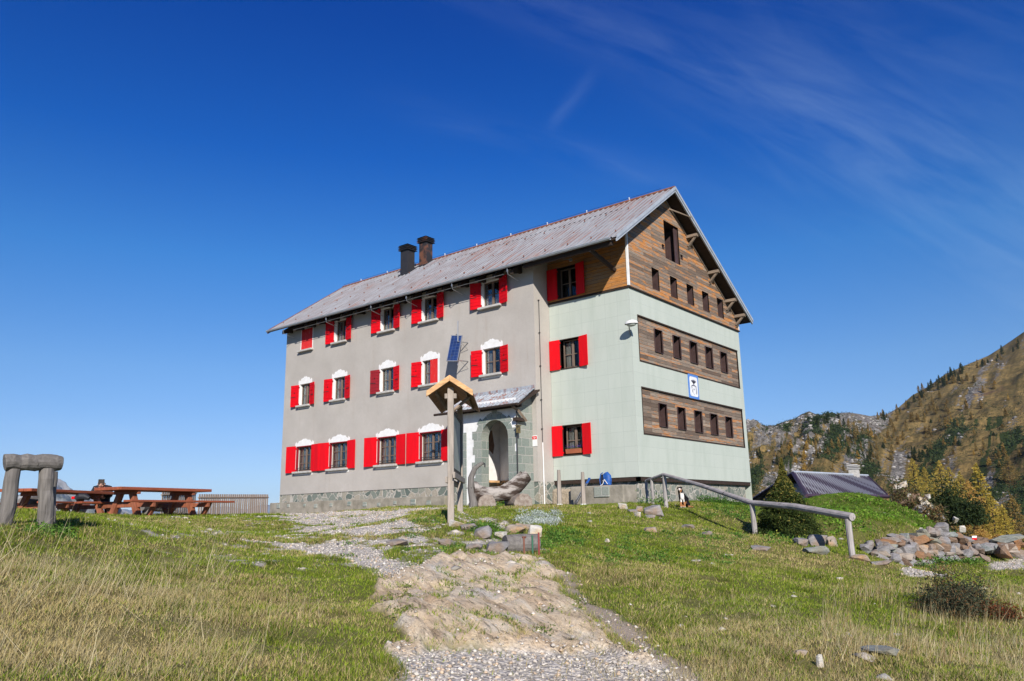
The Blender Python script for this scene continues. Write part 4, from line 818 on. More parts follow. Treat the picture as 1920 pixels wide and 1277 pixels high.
# ---- info board
A = at(845.5, 975, 14.5); A[2] = G(A[0], A[1]); dirv = rayd(974, 900)[:2]; dirv = dirv/np.linalg.norm(dirv); D3 = np.array([dirv[0], dirv[1], 0]); N3 = np.array([-dirv[1], dirv[0], 0.])*-1   # N3 points right
topz = at(845.5, 727, 14.5)[2]; B2 = A+D3*2.25; B2[2] = G(B2[0], B2[1])
t = empty('information_board', A, 0, 'tall timber notice board on two posts with a small fresh pine gable roof', 'notice board'); hgt = topz-A[2]
def ob(s, c, dd, along, right, up): pass
R3 = np.array([N3, D3, [0, 0, 1]]).T
for k, q in enumerate((A, B2)):
    s = MB(); c = q-A; s.box(c+np.array([0, 0, (topz-q[2])/2-.1]), (.115, .115, topz-q[2]+.2-.08*k), R3); s.build('post', MT['post'], t, bevel=.008)
s = MB(); s.box(D3*1.12+np.array([0, 0, hgt-.95]), (.035, 2.0, 1.05), R3); pnl = s.build('panel', simple('faded_map_panel', (.30, .34, .26), .6, c2=(.45, .46, .42), scale=5, bump=.02), t)
s = MB()
for zz in (hgt-1.5, hgt-.40): s.box(D3*1.12+np.array([0, 0, zz]), (.06, 2.1, .07), R3)
for yy in (.10, 2.14): s.box(D3*yy+np.array([0, 0, hgt-.95]), (.062, .05, 1.05), R3)
s.build('panel_frame', simple('dark_green_frame', (.045, .04, .035), .7), pnl)
for zz, off in ((hgt-1.62, .07), (hgt-1.70, -.07)):
    s = MB(); s.box(D3*1.15+N3*off+np.array([0, 0, zz]), (.045, 2.6, .11), R3); s.build('cross_rail', MT['post'], t, bevel=.005)
s = MB(); s.box(D3*0+np.array([0, 0, hgt-.16]), (.22, .08, .09), R3); s.build('cap_block', MT['post'], t)
for sd_ in (-1, 1):
    s = MB(); a0 = D3*(-.22); L_ = 2.75
    P = lambda lat, z, al: tuple(N3*lat+D3*al+np.array([0, 0, z]))
    lt, zt_ = sd_*.42, hgt-.10; q = [P(0, hgt+.17, -.22), P(lt, zt_-.02, -.22), P(lt, zt_-.055, -.22), P(0, hgt+.125, -.22)]
    s.prism(q, tuple(D3*L_)); rf = s.build('roof_boards', mk_wood('roof_boards_%d' % (sd_+1), (.34, .19, .10), (.28, .16, .09), st=(3, 3, 3)), t)
    s = MB(); q = [P(0, hgt+.20, -.26), P(lt*1.02, zt_+.01, -.26), P(lt*1.02, zt_-.10, -.26), P(0, hgt+.09, -.26)]; s.prism(q, tuple(D3*.04)); s.build('fascia', MT['pine'], rf, bevel=.006)
    s = MB(); s.prism([P(lt*.62, hgt-.02, .0), P(lt*.7, hgt-.06, 0), P(lt*.7, hgt-.13, 0), P(lt*.62, hgt-.10, 0)], tuple(D3*2.3)); s.build('purlin', MT['purlin'], rf)
    if sd_ > 0: s = MB(); s.tube([P(sd_*.03, hgt-.42, .16), P(lt*.8, hgt-.13, .3)], .03, 4); s.build('brace', MT['purlin'], t)
# ---- hollow log trough with water spout
def arr(*a): return np.array(a, float)
dT = 25.5; c0 = at(884, 922, dT-.3); c1 = at(912, 925, dT); c2 = at(945, 921, dT); c3 = at(966, 908, dT+.1); c4 = at(985, 890, dT+.25)
base = arr(c1[0], c1[1], G(c1[0], c1[1])); t = empty('log_trough', base, 0, 'hollowed tree trunk water trough curving up at one end before the porch', 'water trough')
ctr = []
for a, b in ((c0, c1), (c1, c2), (c2, c3), (c3, c4)):
    for k in range(4): ctr.append(a+(b-a)*k/4)
ctr.append(c4); ctr = np.array(ctr); nC = len(ctr); s = MB(); nS = 20; V = []; ax_ = (c4-c0); ax_[2] = 0; ax_ /= np.linalg.norm(ax_); sidev = np.cross(ax_, [0, 0, 1.])
for i in range(nC):
    tt = ctr[min(i+1, nC-1)]-ctr[max(i-1, 0)]; tt /= np.linalg.norm(tt); upv = np.cross(sidev, tt); upv *= np.sign(upv[2]); u = i/(nC-1); R_ = .37*(1-.28*u)*(1 if i else .93)
    hollow = min(1, max(0, (u-.10)/.06))*min(1, max(0, (.985-u)/.05)) if u < .99 else .6
    for j in range(nS):
        an = 2*math.pi*j/nS; r = R_*(1+.06*math.sin(3*an+i*.5)+.05*vnoise(np.array([i*.8]), np.array([j*1.1]), 3)[0]); cx, cz = math.cos(an)*r, math.sin(an)*r
        if cz > R_*.55: cz = R_*.55+(cz-R_*.55)*(1-hollow)-hollow*R_*.9*max(0, 1-(cx/(R_*.72))**2)
        V.append(ctr[i]+sidev*cx+upv*cz)
F = [(i*nS+j, i*nS+(j+1) % nS, (i+1)*nS+(j+1) % nS, (i+1)*nS+j) for i in range(nC-1) for j in range(nS)]+[tuple(range(nS)), tuple((nC-1)*nS+j for j in range(nS))]
s.add(V, F)
m_tr = simple('trough_wood', (.36, .32, .285), .85, c2=(.06, .04, .03), scale=1.9, bump=.9, bd=.03, stretch=(.8, .8, 2.6), pos=(.44, .56), det=9); local(s, base).build('trough', m_tr, t, smooth=False)
for px, py, wd, hh in ((905, 943, .62, .42), (971, 936, .62, .46)):
    q = at(px, py, dT); z = G(q[0], q[1]); s = MB(); s.tube([arr(q[0], q[1], z-.1)-arr(*(sidev*.5)), arr(q[0], q[1], z-.1)+arr(*(sidev*.5))], wd/2, 9, .10, seed=int(px)); local(s, base+arr(0, 0, -.22)).build('support', simple('stump_%d' % px, (.36, .31, .26), .9, c2=(.17, .12, .09), scale=7, bump=.8, bd=.03), t)
q = [at(x, y, dT-.55) for x, y in ((889, 958), (887, 940), (882, 915), (883, 896), (890, 879), (898, 872), (906, 868))]
t = empty('water_spout_post', arr(q[0][0], q[0][1], G(q[0][0], q[0][1])), 0, 'crooked grey branch post bent over the log trough as a water spout', 'water spout')
q[0][2] = G(q[0][0], q[0][1])-.1; s = MB(); s.tube(q, [.15, .12, .10, .10, .085, .07, .05], 10, .07, seed=8); local(s, t.location).build('post', MT['log'], t)
s = MB(); e = q[-1]; s.tube([e, e+arr(.06, 0, -.03), e+arr(.07, 0, -.14)], .02, 6); local(s, t.location).build('spout_pipe', MT['black'], t)
s = MB(); m_ = q[2]; s.tube([m_-sidev*.13, m_+sidev*.13], .012, 5); s.tube([m_-ax_*.12-sidev*.11, m_+ax_*.42-sidev*.11], .012, 5); local(s, t.location).build('iron_strap', MT['black'], t)
# ---- wall mounted things
t = empty('solar_panel', (-7.07, FY, 5.2), 0, 'blue solar panel on steel brackets standing off the grey wall above the notice board', 'solar panel')
def sp_solar():
    m, n, b = newmat('solar_cells'); T = NT(n); v = T.vec(swz='XZ0')
    br = T('ShaderNodeTexBrick', {'Vector': v, 'Color1': (.010, .024, .09, 1), 'Color2': (.015, .036, .13, 1), 'Mortar': (.06, .09, .17, 1), 'Scale': 1., 'Mortar Size': .006, 'Brick Width': .13, 'Row Height': .13}, offset=0)
    T.link(T.mix(T.ramp(T.noise(T.vec(), 5, 5), [(.55, (0, 0, 0)), (.7, (.7,)*3)]), br.outputs[0], (.06, .06, .035)), b.inputs['Base Color']); b.inputs['Roughness'].default_value = .25; return m
s = MB(); Rp = rotm(math.radians(-15), math.radians(5), math.radians(22)); s.box((-.18, -.62, .20), (.44, .04, 1.12), Rp); pn = s.build('panel', sp_solar(), t)
s = MB()
for dx in (-.23, .23): s.box(arr(-.18, -.62, .2)+Rp@arr(dx, 0, 0), (.025, .05, 1.15), Rp)
for dz in (-.57, .57): s.box(arr(-.18, -.62, .2)+Rp@arr(0, 0, dz), (.48, .05, .025), Rp)
s.build('panel_frame', MT['steel'], pn)
for z in (.50, -.28):
    s = MB(); s.tube([(0, 0, z), (-.05, -.58, z-.03)], .022, 5); s.tube([(0, 0, z-.30), (-.03, -.45, z-.03)], .009, 4); s.build('bracket', MT['steel'], t)
s = MB(); s.tube([(-.10, -.52, -.5), (-.10, -.50, 1.35)], .025, 6); s.tube([(-.1, -.5, .25), (-.3, -.3, .45), (-.75, -.01, .32)], .008, 4); s.build('mast', MT['steel'], t)
t = empty('wall_lamp', (0, 0, 5.2), 0, 'white hooded street lamp fixed at the corner of the pale green walls', 'lamp')
s = MB(); s.tube([(-.02, -.01, -.15), (.0, -.12, .0), (.06, -.25, .19), (.12, -.36, .22)], .022, 6); s.build('bracket', MT['steel'], t)
s = MB(); V = []; F = []; nU, nV = 14, 6
for i in range(nV+1):
    a = i/nV*math.pi/2
    for j in range(nU): b = 2*math.pi*j/nU; V.append((.24+.26*math.cos(a)*math.cos(b)*1.0, -.38+.17*math.cos(a)*math.sin(b), .16+.15*math.sin(a)))
F = [(i*nU+j, i*nU+(j+1) % nU, (i+1)*nU+(j+1) % nU, (i+1)*nU+j) for i in range(nV) for j in range(nU)]; s.add(V, F); s.build('lamp_hood', MT['whitewash'], t, smooth=True)
s = MB(); V = []; 
for i in range(nV+1):
    a = i/nV*math.pi/2
    for j in range(nU): b = 2*math.pi*j/nU; V.append((.24+.20*math.cos(a)*math.cos(b), -.38+.13*math.cos(a)*math.sin(b), .16-.10*math.sin(a)))
s.add(V, F); s.build('lamp_glass', simple('frosted_glass', (.55, .58, .52), .3, bump=0), t, smooth=True)
# emblem plaque: white field, blue border, eagle over a rope, shield and tools
t = empty('emblem_plaque', (0, 4.72, 3.70), 0, 'blue bordered white plaque with an eagle emblem between the two timber bands', 'plaque')
m_blue = simple('blue_enamel', (.06, .17, .50), .5, c2=(.12, .26, .6), scale=9, bump=0); m_ink = simple('grey_ink', (.10, .10, .14), .7, c2=(.2, .2, .25), scale=20, bump=0); m_wh = simple('white_enamel', (.82, .82, .82), .5, bump=0)
s = MB(); s.bb(.004, .03, -.44, .44, -.49, .49); pl = s.build('plaque', m_blue, t)
def rrect(w_, h, r, n=6):
    P = []
    for cx, cz, a0 in ((w_-r, h-r, 0), (-w_+r, h-r, 90), (-w_+r, -h+r, 180), (w_-r, -h+r, 270)):
        for k in range(n+1): a = math.radians(a0+90*k/n); P.append((cx+r*math.cos(a), cz+r*math.sin(a)))
    return P
s = MB(); s.prism([(.031, y, z) for y, z in rrect(.35, .40, .10)], (.004, 0, 0)); s.build('plaque_field', m_wh, pl)
E_ = []
def ep(poly): E_.append(poly)
for sg in (-1, 1):
    for k in range(5):
        a = math.radians(38+k*13); r0, r1 = .05, .27-.018*k; ca, sa_ = math.cos(a), math.sin(a)
        ep([(sg*.02, .16-.012*k), (sg*(r1*ca-.02), .13+r1*sa_*.72), (sg*(r1*ca+.02), .13+r1*sa_*.72-.035), (sg*.03, .12-.012*k)])
ep([(-.03, .22), (.03, .22), (.035, .06), (-.035, .06)]); ep([(-.018, .28), (.03, .27), (.02, .22), (-.02, .22)])
for k in range(8):
    a0, a1 = math.pi*k/8, math.pi*(k+1)/8; ep([(.22*math.cos(a0), .0+.075*math.sin(a0)), (.22*math.cos(a1), .0+.075*math.sin(a1)), (.17*math.cos(a1), -.01+.035*math.sin(a1)), (.17*math.cos(a0), -.01+.035*math.sin(a0))])
ep([(.16, .02), (.22, .0), (.235, -.25), (.20, -.31), (.17, -.27), (.19, -.05)]); ep([(-.22, .02), (-.17, .0), (-.16, -.09), (-.20, -.09)]); ep([(-.19, -.13), (-.15, -.13), (-.13, -.26), (-.17, -.24)])
ep([(-.008, -.06), (.012, -.06), (.012, -.16), (-.008, -.16)]); ep([(-.05, -.10), (.05, -.10), (.05, -.12), (-.05, -.12)])
s = MB()
for P in E_: s.prism([(.0355, y, z) for y, z in P], (.003, 0, 0))
s.build('eagle_emblem', m_ink, pl)
s = MB(); sh = [(-.12, .0), (-.12, -.20), (-.08, -.29), (0, -.33), (.08, -.29), (.12, -.20), (.12, .0)]
for (a, b), (c, d_) in zip(sh, sh[1:]): s.prism([(.0355, a, b), (.0355, c, d_), (.0355, c*.9, d_*.95), (.0355, a*.9, b*.95)], (.003, 0, 0))
s.build('shield_outline', simple('pale_ink', (.5, .5, .56), .7, bump=0), pl)
t = empty('notice_sign', (-3.76, FY, 1.45), 0, 'small white notice with a red top fixed to the wall right of the porch', 'sign')
s = MB(); s.bb(-.11, .11, -.02, -.002, -.2, .2); o = s.build('plate', MT['whitewash'], t); s = MB(); s.bb(-.105, .105, -.026, -.021, .06, .17); o2 = s.build('red_band', MT['red'], o)
s = MB(); s.bb(-.06, .06, -.030, -.027, .105, .125); s.bb(-.03, .03, -.030, -.027, .075, .09); s.build('white_marks', MT['whitewash'], o)
t = empty('flower_box', (-2.72, .02, .97), 0, 'terracotta window box full of violet flowers on the lowest sill of the green wall', 'flower box')
s = MB(); s.prism([(-.33, -.05, 0), (-.33, .12, 0), (-.33, .14, .17), (-.33, -.08, .17)], (.66, 0, 0)); s.build('planter', simple('terracotta', (.42, .13, .06), .8, c2=(.30, .09, .045)), t, bevel=.01)
V = []; cc = []
for k in range(650):
    x, y, z = rng.uniform(-.34, .34), rng.normal(.02, .06), .16+abs(rng.normal(0, .085)); a = rng.uniform(0, 6.28); q = rng.normal(0, 1, (2, 3)); q /= np.linalg.norm(q, axis=1)[:, None]; s_ = .022
    V += [arr(x, y, z), arr(x, y, z)+q[0]*s_, arr(x, y, z)+q[1]*s_]; c = (.10, .05, .30) if z > .22 and rng.random() < .75 else (.05, .09, .03); cc += [c]*3
MT['leaf'] = mk_attr('leaves')
fastmesh('flowers', V, np.arange(len(V)).reshape(-1, 3), MT['leaf'], {'col': cc}, t)['kind'] = 'stuff'
# ---- low stone ledge, backpack and poles
t = MB(); t.box((-.95, -.85, -.62), (2.15, .9, .64)); o = t.build('stone_ledge', MT['plinth'], None, bevel=.03); tag(o, 'low rendered stone ledge against the base under the green corner', 'ledge')
s = MB(); s.box((-.72, -1.31, -.52), (.62, .06, .36)); s2 = s.build('set_stone', MT['blocks'], o, bevel=.04)
s = MB(); s.box((-2.5, -.80, -.66), (.98, .62, .62), rotm(0, .05, .1)); o = s.build('stone_block', simple('ochre_block', (.46, .37, .26), .95, c2=(.30, .24, .17), scale=4, bump=1, bd=.04), None, bevel=.1); tag(o, 'rough ochre stone block beside the ledge at the foot of the green wall', 'stone')
t = empty('backpack', (-.78, -1.0, -.30), 0, 'blue hiking backpack with white straps propped on the stone ledge', 'backpack'); t.scale = (.84, .84, .84)
m_bp = simple('blue_nylon', (.02, .12, .42), .55, c2=(.015, .05, .2), scale=9); m_bd = simple('dark_mesh', (.02, .025, .05), .8)
s = MB(); s.tube([(.12, 0, .02), (.13, .02, .2), (.12, .03, .38), (.06, .03, .52)], [.17, .19, .17, .10], 12); s.v = [(x*1.0, y*.75, z) for x, y, z in s.v]; bp = s.build('pack_body', m_bp, t, bevel=.01)
s = MB(); s.box((-.08, -.02, .25), (.20, .08, .42), rotm(0, -.08, 0)); s.build('back_panel', m_bd, bp, bevel=.05)
s = MB(); s.tube([(-.17, -.06, .03), (-.19, -.07, .25), (-.14, -.06, .47), (-.04, -.05, .52)], .02, 6); s.tube([(.02, -.08, .04), (.03, -.09, .25), (.01, -.08, .47)], .02, 6); s.build('frame_tube', m_bp, bp)
s = MB(); s.tube([(-.03, -.12, .18), (.10, -.17, .24), (.22, -.14, .05)], .013, 5); s.tube([(.10, -.17, .24), (.02, -.2, .05), (0, -.32, .0), (0, -.34, -.35)], .013, 5); s.build('strap', MT['whitewash'], bp)
t = empty('trekking_poles', (-1.70, -1.6, G(-1.7, -1.6)), 0, 'pair of blue gripped trekking poles leaning on the ledge beside the backpack', 'poles')
for k, (dx, tx) in enumerate(((0, .42), (.09, .47))):
    s = MB(); a = arr(dx, -.05, 0); b = arr(tx, .35, .88); s.tube([a, b], .011, 6); pp = s.build('pole_shaft', MT['steel'], t)
    s = MB(); s.tube([b-(b-a)*.15, b], .02, 6); s.tube([b, b+arr(.02, 0, .05)], .024, 6); s.build('grip', m_bp, pp)
# ---- rocks
def rock_mesh(seed, sx, sy, sz, flat=.6):
    r = np.random.default_rng(seed); bm = bmesh.new()
    pts = r.normal(0, 1, (15, 3)); pts /= np.linalg.norm(pts, axis=1)[:, None]; pts *= r.uniform(.8, 1.1, (15, 1)); pts = np.sign(pts)*np.abs(pts)**.62
    for p in pts: bm.verts.new((p[0]*sx/2, p[1]*sy/2, p[2]*sz/2))
    h = bmesh.ops.convex_hull(bm, input=bm.verts); bmesh.ops.delete(bm, geom=[g_ for g_ in h['geom_interior'] if isinstance(g_, bmesh.types.BMVert)], context='VERTS')
    me = bpy.data.meshes.new('rock'); bm.to_mesh(me); bm.free(); return me
def mk_rockmat(name, a, b_, c):
    m, n, b = newmat(name); T = NT(n); v = T.vec(); f = T.noise(v, 3, 8, .7); h = T.noise(T.vec((2, 2, 9)), 2.5, 7, .75, .4); k = T.noise(v, 1.7, 4)
    col = T.mix(T.ramp(k, [(.5, (0, 0, 0)), (.64, (1, 1, 1))]), T.ramp(f, [(.3, a), (.7, b_)]), c); col = T.mix(1., col, T.ramp(h, [(.3, (.62,)*3), (.6, (1.1,)*3)]), 'MULTIPLY')
    T.link(col, b.inputs['Base Color']); b.inputs['Roughness'].default_value = .92; b.inputs['Specular IOR Level'].default_value = .15; T.bump(T.math('ADD', f, h), .8, .05, b); return m
RM = [mk_rockmat('grey_schist', (.19, .18, .18), (.38, .355, .34), (.28, .21, .16)), mk_rockmat('tan_gneiss', (.30, .24, .19), (.46, .39, .32), (.42, .27, .15)), mk_rockmat('pale_rock', (.52, .48, .42), (.68, .64, .57), (.55, .42, .26)), mk_rockmat('rusty_rock', (.17, .115, .08), (.28, .19, .13), (.33, .17, .08)), mk_rockmat('green_grey_rock', (.20, .215, .20), (.33, .34, .31), (.26, .24, .18))]
def rock(px, py, w_px, h_px, mi, label, seed, dist=None, sink=.25, name='rock', depth=.8, rz=None, group=None):
    q = gp(px, py) if dist is None else None
    if dist is not None: q = at(px, py, dist); q[2] = G(q[0], q[1])
    dd = math.hypot(q[0]-CAM[0], q[1]-CAM[1]); w_ = w_px*dd/FPX; h = h_px*dd/FPX
    o = bpy.data.objects.new(name, rock_mesh(seed, w_, w_*depth, h*(1+sink*2))); COL.objects.link(o); o.data.materials.append(RM[mi]); o.data.name = name
    o.location = (q[0], q[1], q[2]+h*.5*(1-sink*.6)); o.rotation_euler = (0, 0, YAW+(rz if rz is not None else rng.uniform(-.3, .3)))
    b = o.modifiers.new('bevel', 'BEVEL'); b.width = min(w_, h)*.035; b.segments = 1
    return tag(o, label, 'rock', group)
for a in [(905, 1012, 34, 20, 0, 'grey slab leaning left of the weathered log in the rock cluster by the path', 1), (932, 1030, 52, 16, 0, 'long flat grey slab lying in front of the rock cluster by the path', 2), (965, 1000, 40, 14, 1, 'tan flat stone at the back of the rock cluster beside the path', 3),
          (1003, 1003, 30, 18, 2, 'very pale whitish stone at the right end of the rock cluster by the stakes', 4), (985, 992, 46, 12, 1, 'wide ochre slab at the top of the rock cluster by the path', 5), (940, 1013, 30, 12, 2, 'small pale stone in the middle of the rock cluster', 6),
          (865, 985, 50, 12, 2, 'pale stone slab at the foot of the notice board', 7), (880, 995, 34, 10, 0, 'flat brownish slab just below the notice board post', 8), (838, 1018, 50, 10, 0, 'flat grey outcrop stone in the grass left of the rock cluster', 9), (745, 1022, 46, 10, 0, 'flat grey outcrop stone in the turf island beside the gravel path', 10), (890, 1026, 34, 9, 0, 'thin grey slab tilted in the grass before the rock cluster', 24),
          (1225, 968, 40, 19, 0, 'big blocky grey boulder below the top of the handrail', 11), (1198, 958, 16, 10, 1, 'small tan stone left of the blocky boulder', 12), (1167, 955, 20, 10, 2, 'flat pale stone below the stone ledge', 13), (1196, 970, 14, 8, 2, 'rounded whitish stone below the small tan stone', 14), (1186, 963, 18, 6, 0, 'thin grey step stone near the stone ledge', 15), (1218, 974, 22, 6, 0, 'low grey step stone under the blocky boulder', 16),
          (1220, 997, 28, 8, 1, 'tan flat stone half sunk in the grassy bank', 17), (1290, 992, 24, 7, 0, 'grey step stone highest on the bank path', 18), (1325, 1002, 28, 7, 0, 'grey step stone halfway down the bank path', 19), (1425, 1027, 36, 8, 0, 'flat slab in the grass beneath the middle handrail post', 20),
          (1502, 1024, 26, 13, 0, 'dark grey boulder just right of the spruce foot', 21), (1533, 1024, 36, 18, 0, 'large bluish grey boulder left of the end handrail post', 22), (1560, 1024, 24, 14, 1, 'brown boulder tucked behind the end handrail post', 23), (1530, 1037, 46, 12, 4, 'wide greenish slab with a white paint mark before the end post', 25), (1608, 1050, 40, 9, 1, 'flat tan slab right of the end post in the turf', 26), (1652, 1060, 36, 7, 0, 'flat pale slab in the turf below the dry stone wall', 27),
          (1652, 1232, 62, 9, 4, 'flat grey green slab in the dry grass at lower right', 28), (1539, 1253, 13, 17, 2, 'small upright white quartz stone at the lower right edge', 29), (1500, 1233, 28, 6, 1, 'thin tan stone lying in dry grass left of the white quartz', 30), (1304, 1054, 24, 5, 2, 'narrow white stone on the middle of the grassy slope', 31), (1450, 1142, 10, 4, 2, 'tiny pale stone on the slope in front of the tall dry grass', 32),
          (1138, 1018, 12, 6, 2, 'small pale stone on the left of the green slope', 33), (1575, 1087, 12, 4, 2, 'small white stone below the end handrail post', 34)]:
    rock(*a)
s = MB(); c = at(978, 1028, 12.6); c[2] = G(c[0], c[1])+.10; s.tube([c+HR*-.26-HF*.1, c+HR*0, c+HR*.27+HF*.06], [.145, .15, .145], 16, .05, seed=5); o = s.build('log', [MT['logx']], None, bevel=.01); tag(o, 'short thick grey log section lying among the rocks behind the iron stakes', 'log')
for px, yt, yb, m, lab in ((983, 1015, 1046, MT['rusttrim'], 'rusty iron stake with a bent top before the grey log'), (999, 1016, 1051, simple('green_paint', (.05, .16, .09), .5), 'thin green stake between the two rusty stakes'), (1011, 1009, 1050, simple('red_rust', (.30, .06, .05), .7), 'reddish stake at the right of the three iron stakes')):
    q = at(px, yb, 12.0); z = G(q[0], q[1]); h = (yb-yt)*12/FPX; t = MB(); t.tube([(0, 0, -.1), (0, 0, h)], .014, 6)
    if px == 983: t.tube([(-.03, 0, h), (.03, .01, h+.0)], .016, 5)
    o = t.build('iron_stake', m); o.location = (q[0], q[1], z); tag(o, lab, 'stake', 'iron stakes in front of the grey log')
# ---- dry stone retaining wall
def hull_into(mb, seed, c, sx, sy, sz, Rz):
    me = rock_mesh(seed, sx, sy, sz); n = len(me.vertices); co = np.empty(n*3); me.vertices.foreach_get('co', co); co = co.reshape(-1, 3)@rotm(random.uniform(-.25, .25), random.uniform(-.3, .3), Rz).T+c; mb.add(co, [tuple(p.vertices) for p in me.polygons]); bpy.data.meshes.remove(me)
path = [gp(1628, 1040), gp(1665, 1053), gp(1710, 1058), gp(1760, 1054), gp(1810, 1048), gp(1852, 1046)]
base = path[0].copy(); s = MB(); sd = 500; hts = [8, 30, 38, 44, 42, 16]
seglen = [np.linalg.norm((b-a)[:2]) for a, b in zip(path, path[1:])]; tot_ = sum(seglen); u = 0
while u < tot_:
    acc = 0
    for k, l in enumerate(seglen):
        if u <= acc+l: break
        acc += l
    f = (u-acc)/l; p = path[k]+(path[k+1]-path[k])*f; dd = math.hypot(p[0]-CAM[0], p[1]-CAM[1]); H = (hts[k]+(hts[k+1]-hts[k])*f)*dd/FPX; tv = (path[k+1]-path[k]); rz = math.atan2(tv[1], tv[0]); z = p[2]-.1
    while z < p[2]+H-.04:
        h = random.uniform(.12, .25); w_ = random.uniform(.18, .36); k2 = (z-p[2])/max(H, .1); s.mi = random.choice([0, 0, 0, 1, 4, 0, 0, 3, 3, 0])
        hull_into(s, sd, arr(p[0], p[1], z+h/2)+arr(*(HF*(.10+.35*k2)))+rng.uniform(-.05, .05, 3), w_*1.15, random.uniform(.3, .5), h*1.2, rz+random.uniform(-.3, .3)); sd += 1; z += h*.78
    u += .19
o = local(s, base).build('dry_stone_wall', RM, None); o.location = base; b = o.modifiers.new('bevel', 'BEVEL'); b.width = .012; b.segments = 1; tag(o, 'dry stone retaining wall of rough slabs below the green mound', 'wall')
q = at(1829, 1011, 21.4); s = MB(); s.box((0, 0, 0), (.02, .02, .02)); 
s = MB(); s.prism([(-.07, 0, -.0), (.04, 0, .0), (.05, 0, .045), (-.06, 0, .045)], (0, -.01, 0)); s.mi = 1; s.prism([(-.06, 0, -.04), (.04, 0, -.045), (.04, 0, -.001), (-.07, 0, -.001)], (0, -.01, 0))
bx_ = gp(1826, 1048); o = s.build('trail_mark', [MT['whitewash'], MT['red']], None); o.location = arr(bx_[0], bx_[1], at(1829, 1008, math.hypot(bx_[0]-CAM[0], bx_[1]-CAM[1]))[2])-arr(*(HF*.16)); o.rotation_euler[2] = YAW; tag(o, 'white over red painted trail mark on the top of the dry stone wall', 'trail mark')
# boulder pile at the right edge
s = MB(); sd = 900; bs = gp(1895, 1050)
for k in range(34):
    f = k/33; px = 1865+rng.uniform(0, 75); q = gp(px, 1052); dd = math.hypot(q[0]-CAM[0], q[1]-CAM[1]); hh = rng.uniform(0, 34)*dd/FPX; s.mi = random.choice([3, 3, 4, 0, 1]); hull_into(s, sd, q+arr(0, 0, hh)+HF*rng.uniform(.1, .9), rng.uniform(.25, .6), .45, rng.uniform(.12, .32), YAW); sd += 1
s.mi = 4; hull_into(s, 991, gp(1905, 1052)+arr(0, 0, .50)+HF*.4, 1.1, .6, .22, YAW)
o = local(s, bs).build('boulder_pile', RM, None); o.location = bs; tag(o, 'dark mossy pile of boulders at the right edge of the picture', 'rock pile')
# ---- picnic tables
def picnic(label, nlx, nly, nd, fx, fy, fd, wd, group='picnic tables on the crest'):
    a = at(nlx, nly, nd); b = at(fx, fy, fd); L_ = math.hypot(*(b-a)[:2]); ex = (b-a)/L_; ex[2] = 0; ex /= np.linalg.norm(ex); ey = np.array([-ex[1], ex[0], 0]);  zt = (a[2]+b[2])/2
    mid = (a+b)/2+ey*wd/2; zg = zt-.78; R = np.array([ex, ey, [0, 0, 1]]).T
    t = empty('picnic_table', (mid[0], mid[1], zg), math.atan2(ex[1], ex[0]), label, 'table', group)
    s = MB(); n = 4
    for k in range(n): s.box((0, -wd/2+wd*(k+.5)/n, .745), (L_+rng.uniform(-.02, .02), wd/n-.008, .075))
    s.build('table_top', MT['table'], t, bevel=.008)
    for sg in (-1, 1):
        s = MB(); s.box((sg*0+.12, sg*(wd/2+.38), .43), (L_+.45, .27, .05)); s.build('bench_seat', MT['table'], t, bevel=.008)
    for xx in (-L_*.30, L_*.30):
        s = MB(); s.box((xx, 0, .66), (.09, wd*.9, .09)); s.box((xx, 0, .345), (.09, wd+1.0, .11)); s.build('cross_beam', MT['tableleg'], t, bevel=.01)
        for sg in (-1, 1):
            s = MB(); s.prism([(xx-.09, sg*.22-.07, .62), (xx-.09, sg*.22+.07, .62), (xx-.09, sg*.52+.08, -.08), (xx-.09, sg*.52-.08, -.08)], (.14, 0, 0)); s.build('leg', MT['tableleg'], t, bevel=.01)
            s = MB(); s.prism([(xx+.1, sg*(wd/2+.38)-.06, .40), (xx+.1, sg*(wd/2+.38)+.06, .40), (xx+.1, sg*.56+.06, -.05), (xx+.1, sg*.56-.06, -.05)], (.09, 0, 0)); s.build('brace', MT['tableleg'], t)
    return t
picnic('nearest long red brown picnic table with benches, right of the person in black', 227, 913, 21.6, 398, 917, 23.6, .95)
picnic('red brown picnic table behind the grey log rail, left and behind the nearest one', 60, 919, 23.4, 225, 920, 26.4, .9)
# ---- palings
def palings(label, xa, ya, da, xb_, yb_, db, n, h, name='paling_fence'):
    a, b = at(xa, ya, da), at(xb_, yb_, db); t = empty(name, (a[0], a[1], a[2]-h), 0, label, 'fence', 'grey paling fences behind the picnic tables'); r = np.random.default_rng(n)
    dv = (b-a)/n; w_ = np.linalg.norm(dv[:2]); rz = math.atan2(dv[1], dv[0])
    for k in range(n):
        p = a+dv*(k+.5); s = MB(); s.box((0, 0, -h/2-.02), (w_*r.uniform(.52, .70), .025, h+.3)); o = s.build('paling', MT['paling'], t); o.location = p-np.array(t.location); o.rotation_euler = (0, r.uniform(-.02, .02), rz)
    for dz in (.0, -.75):
        s = MB(); s.tube([a+arr(0, 0, dz)-np.array(t.location), b+arr(0, 0, dz)-np.array(t.location)], .04, 4); s.build('rail', MT['paling'], t)
palings('grey paling fence running to the left corner of the hut', 372, 933, 33, 503, 932.5, 37.5, 34, .95)
palings('short grey paling fence with a rail, seen through the legs of the nearest table', 303, 928, 31, 368, 924.5, 34, 16, 1.0)
q = at(265, 951, 27); q2 = at(325, 952, 28.5); s = MB(); s.tube(wav(q, q2, 6, .02, 5), .12, 10, .05); base = arr(q[0], q[1], G(q[0], q[1])); t = empty('log_bench', base, 0, 'rough grey log bench beyond the nearest picnic table', 'bench'); local(s, base).build('seat', MT['logx'], t)
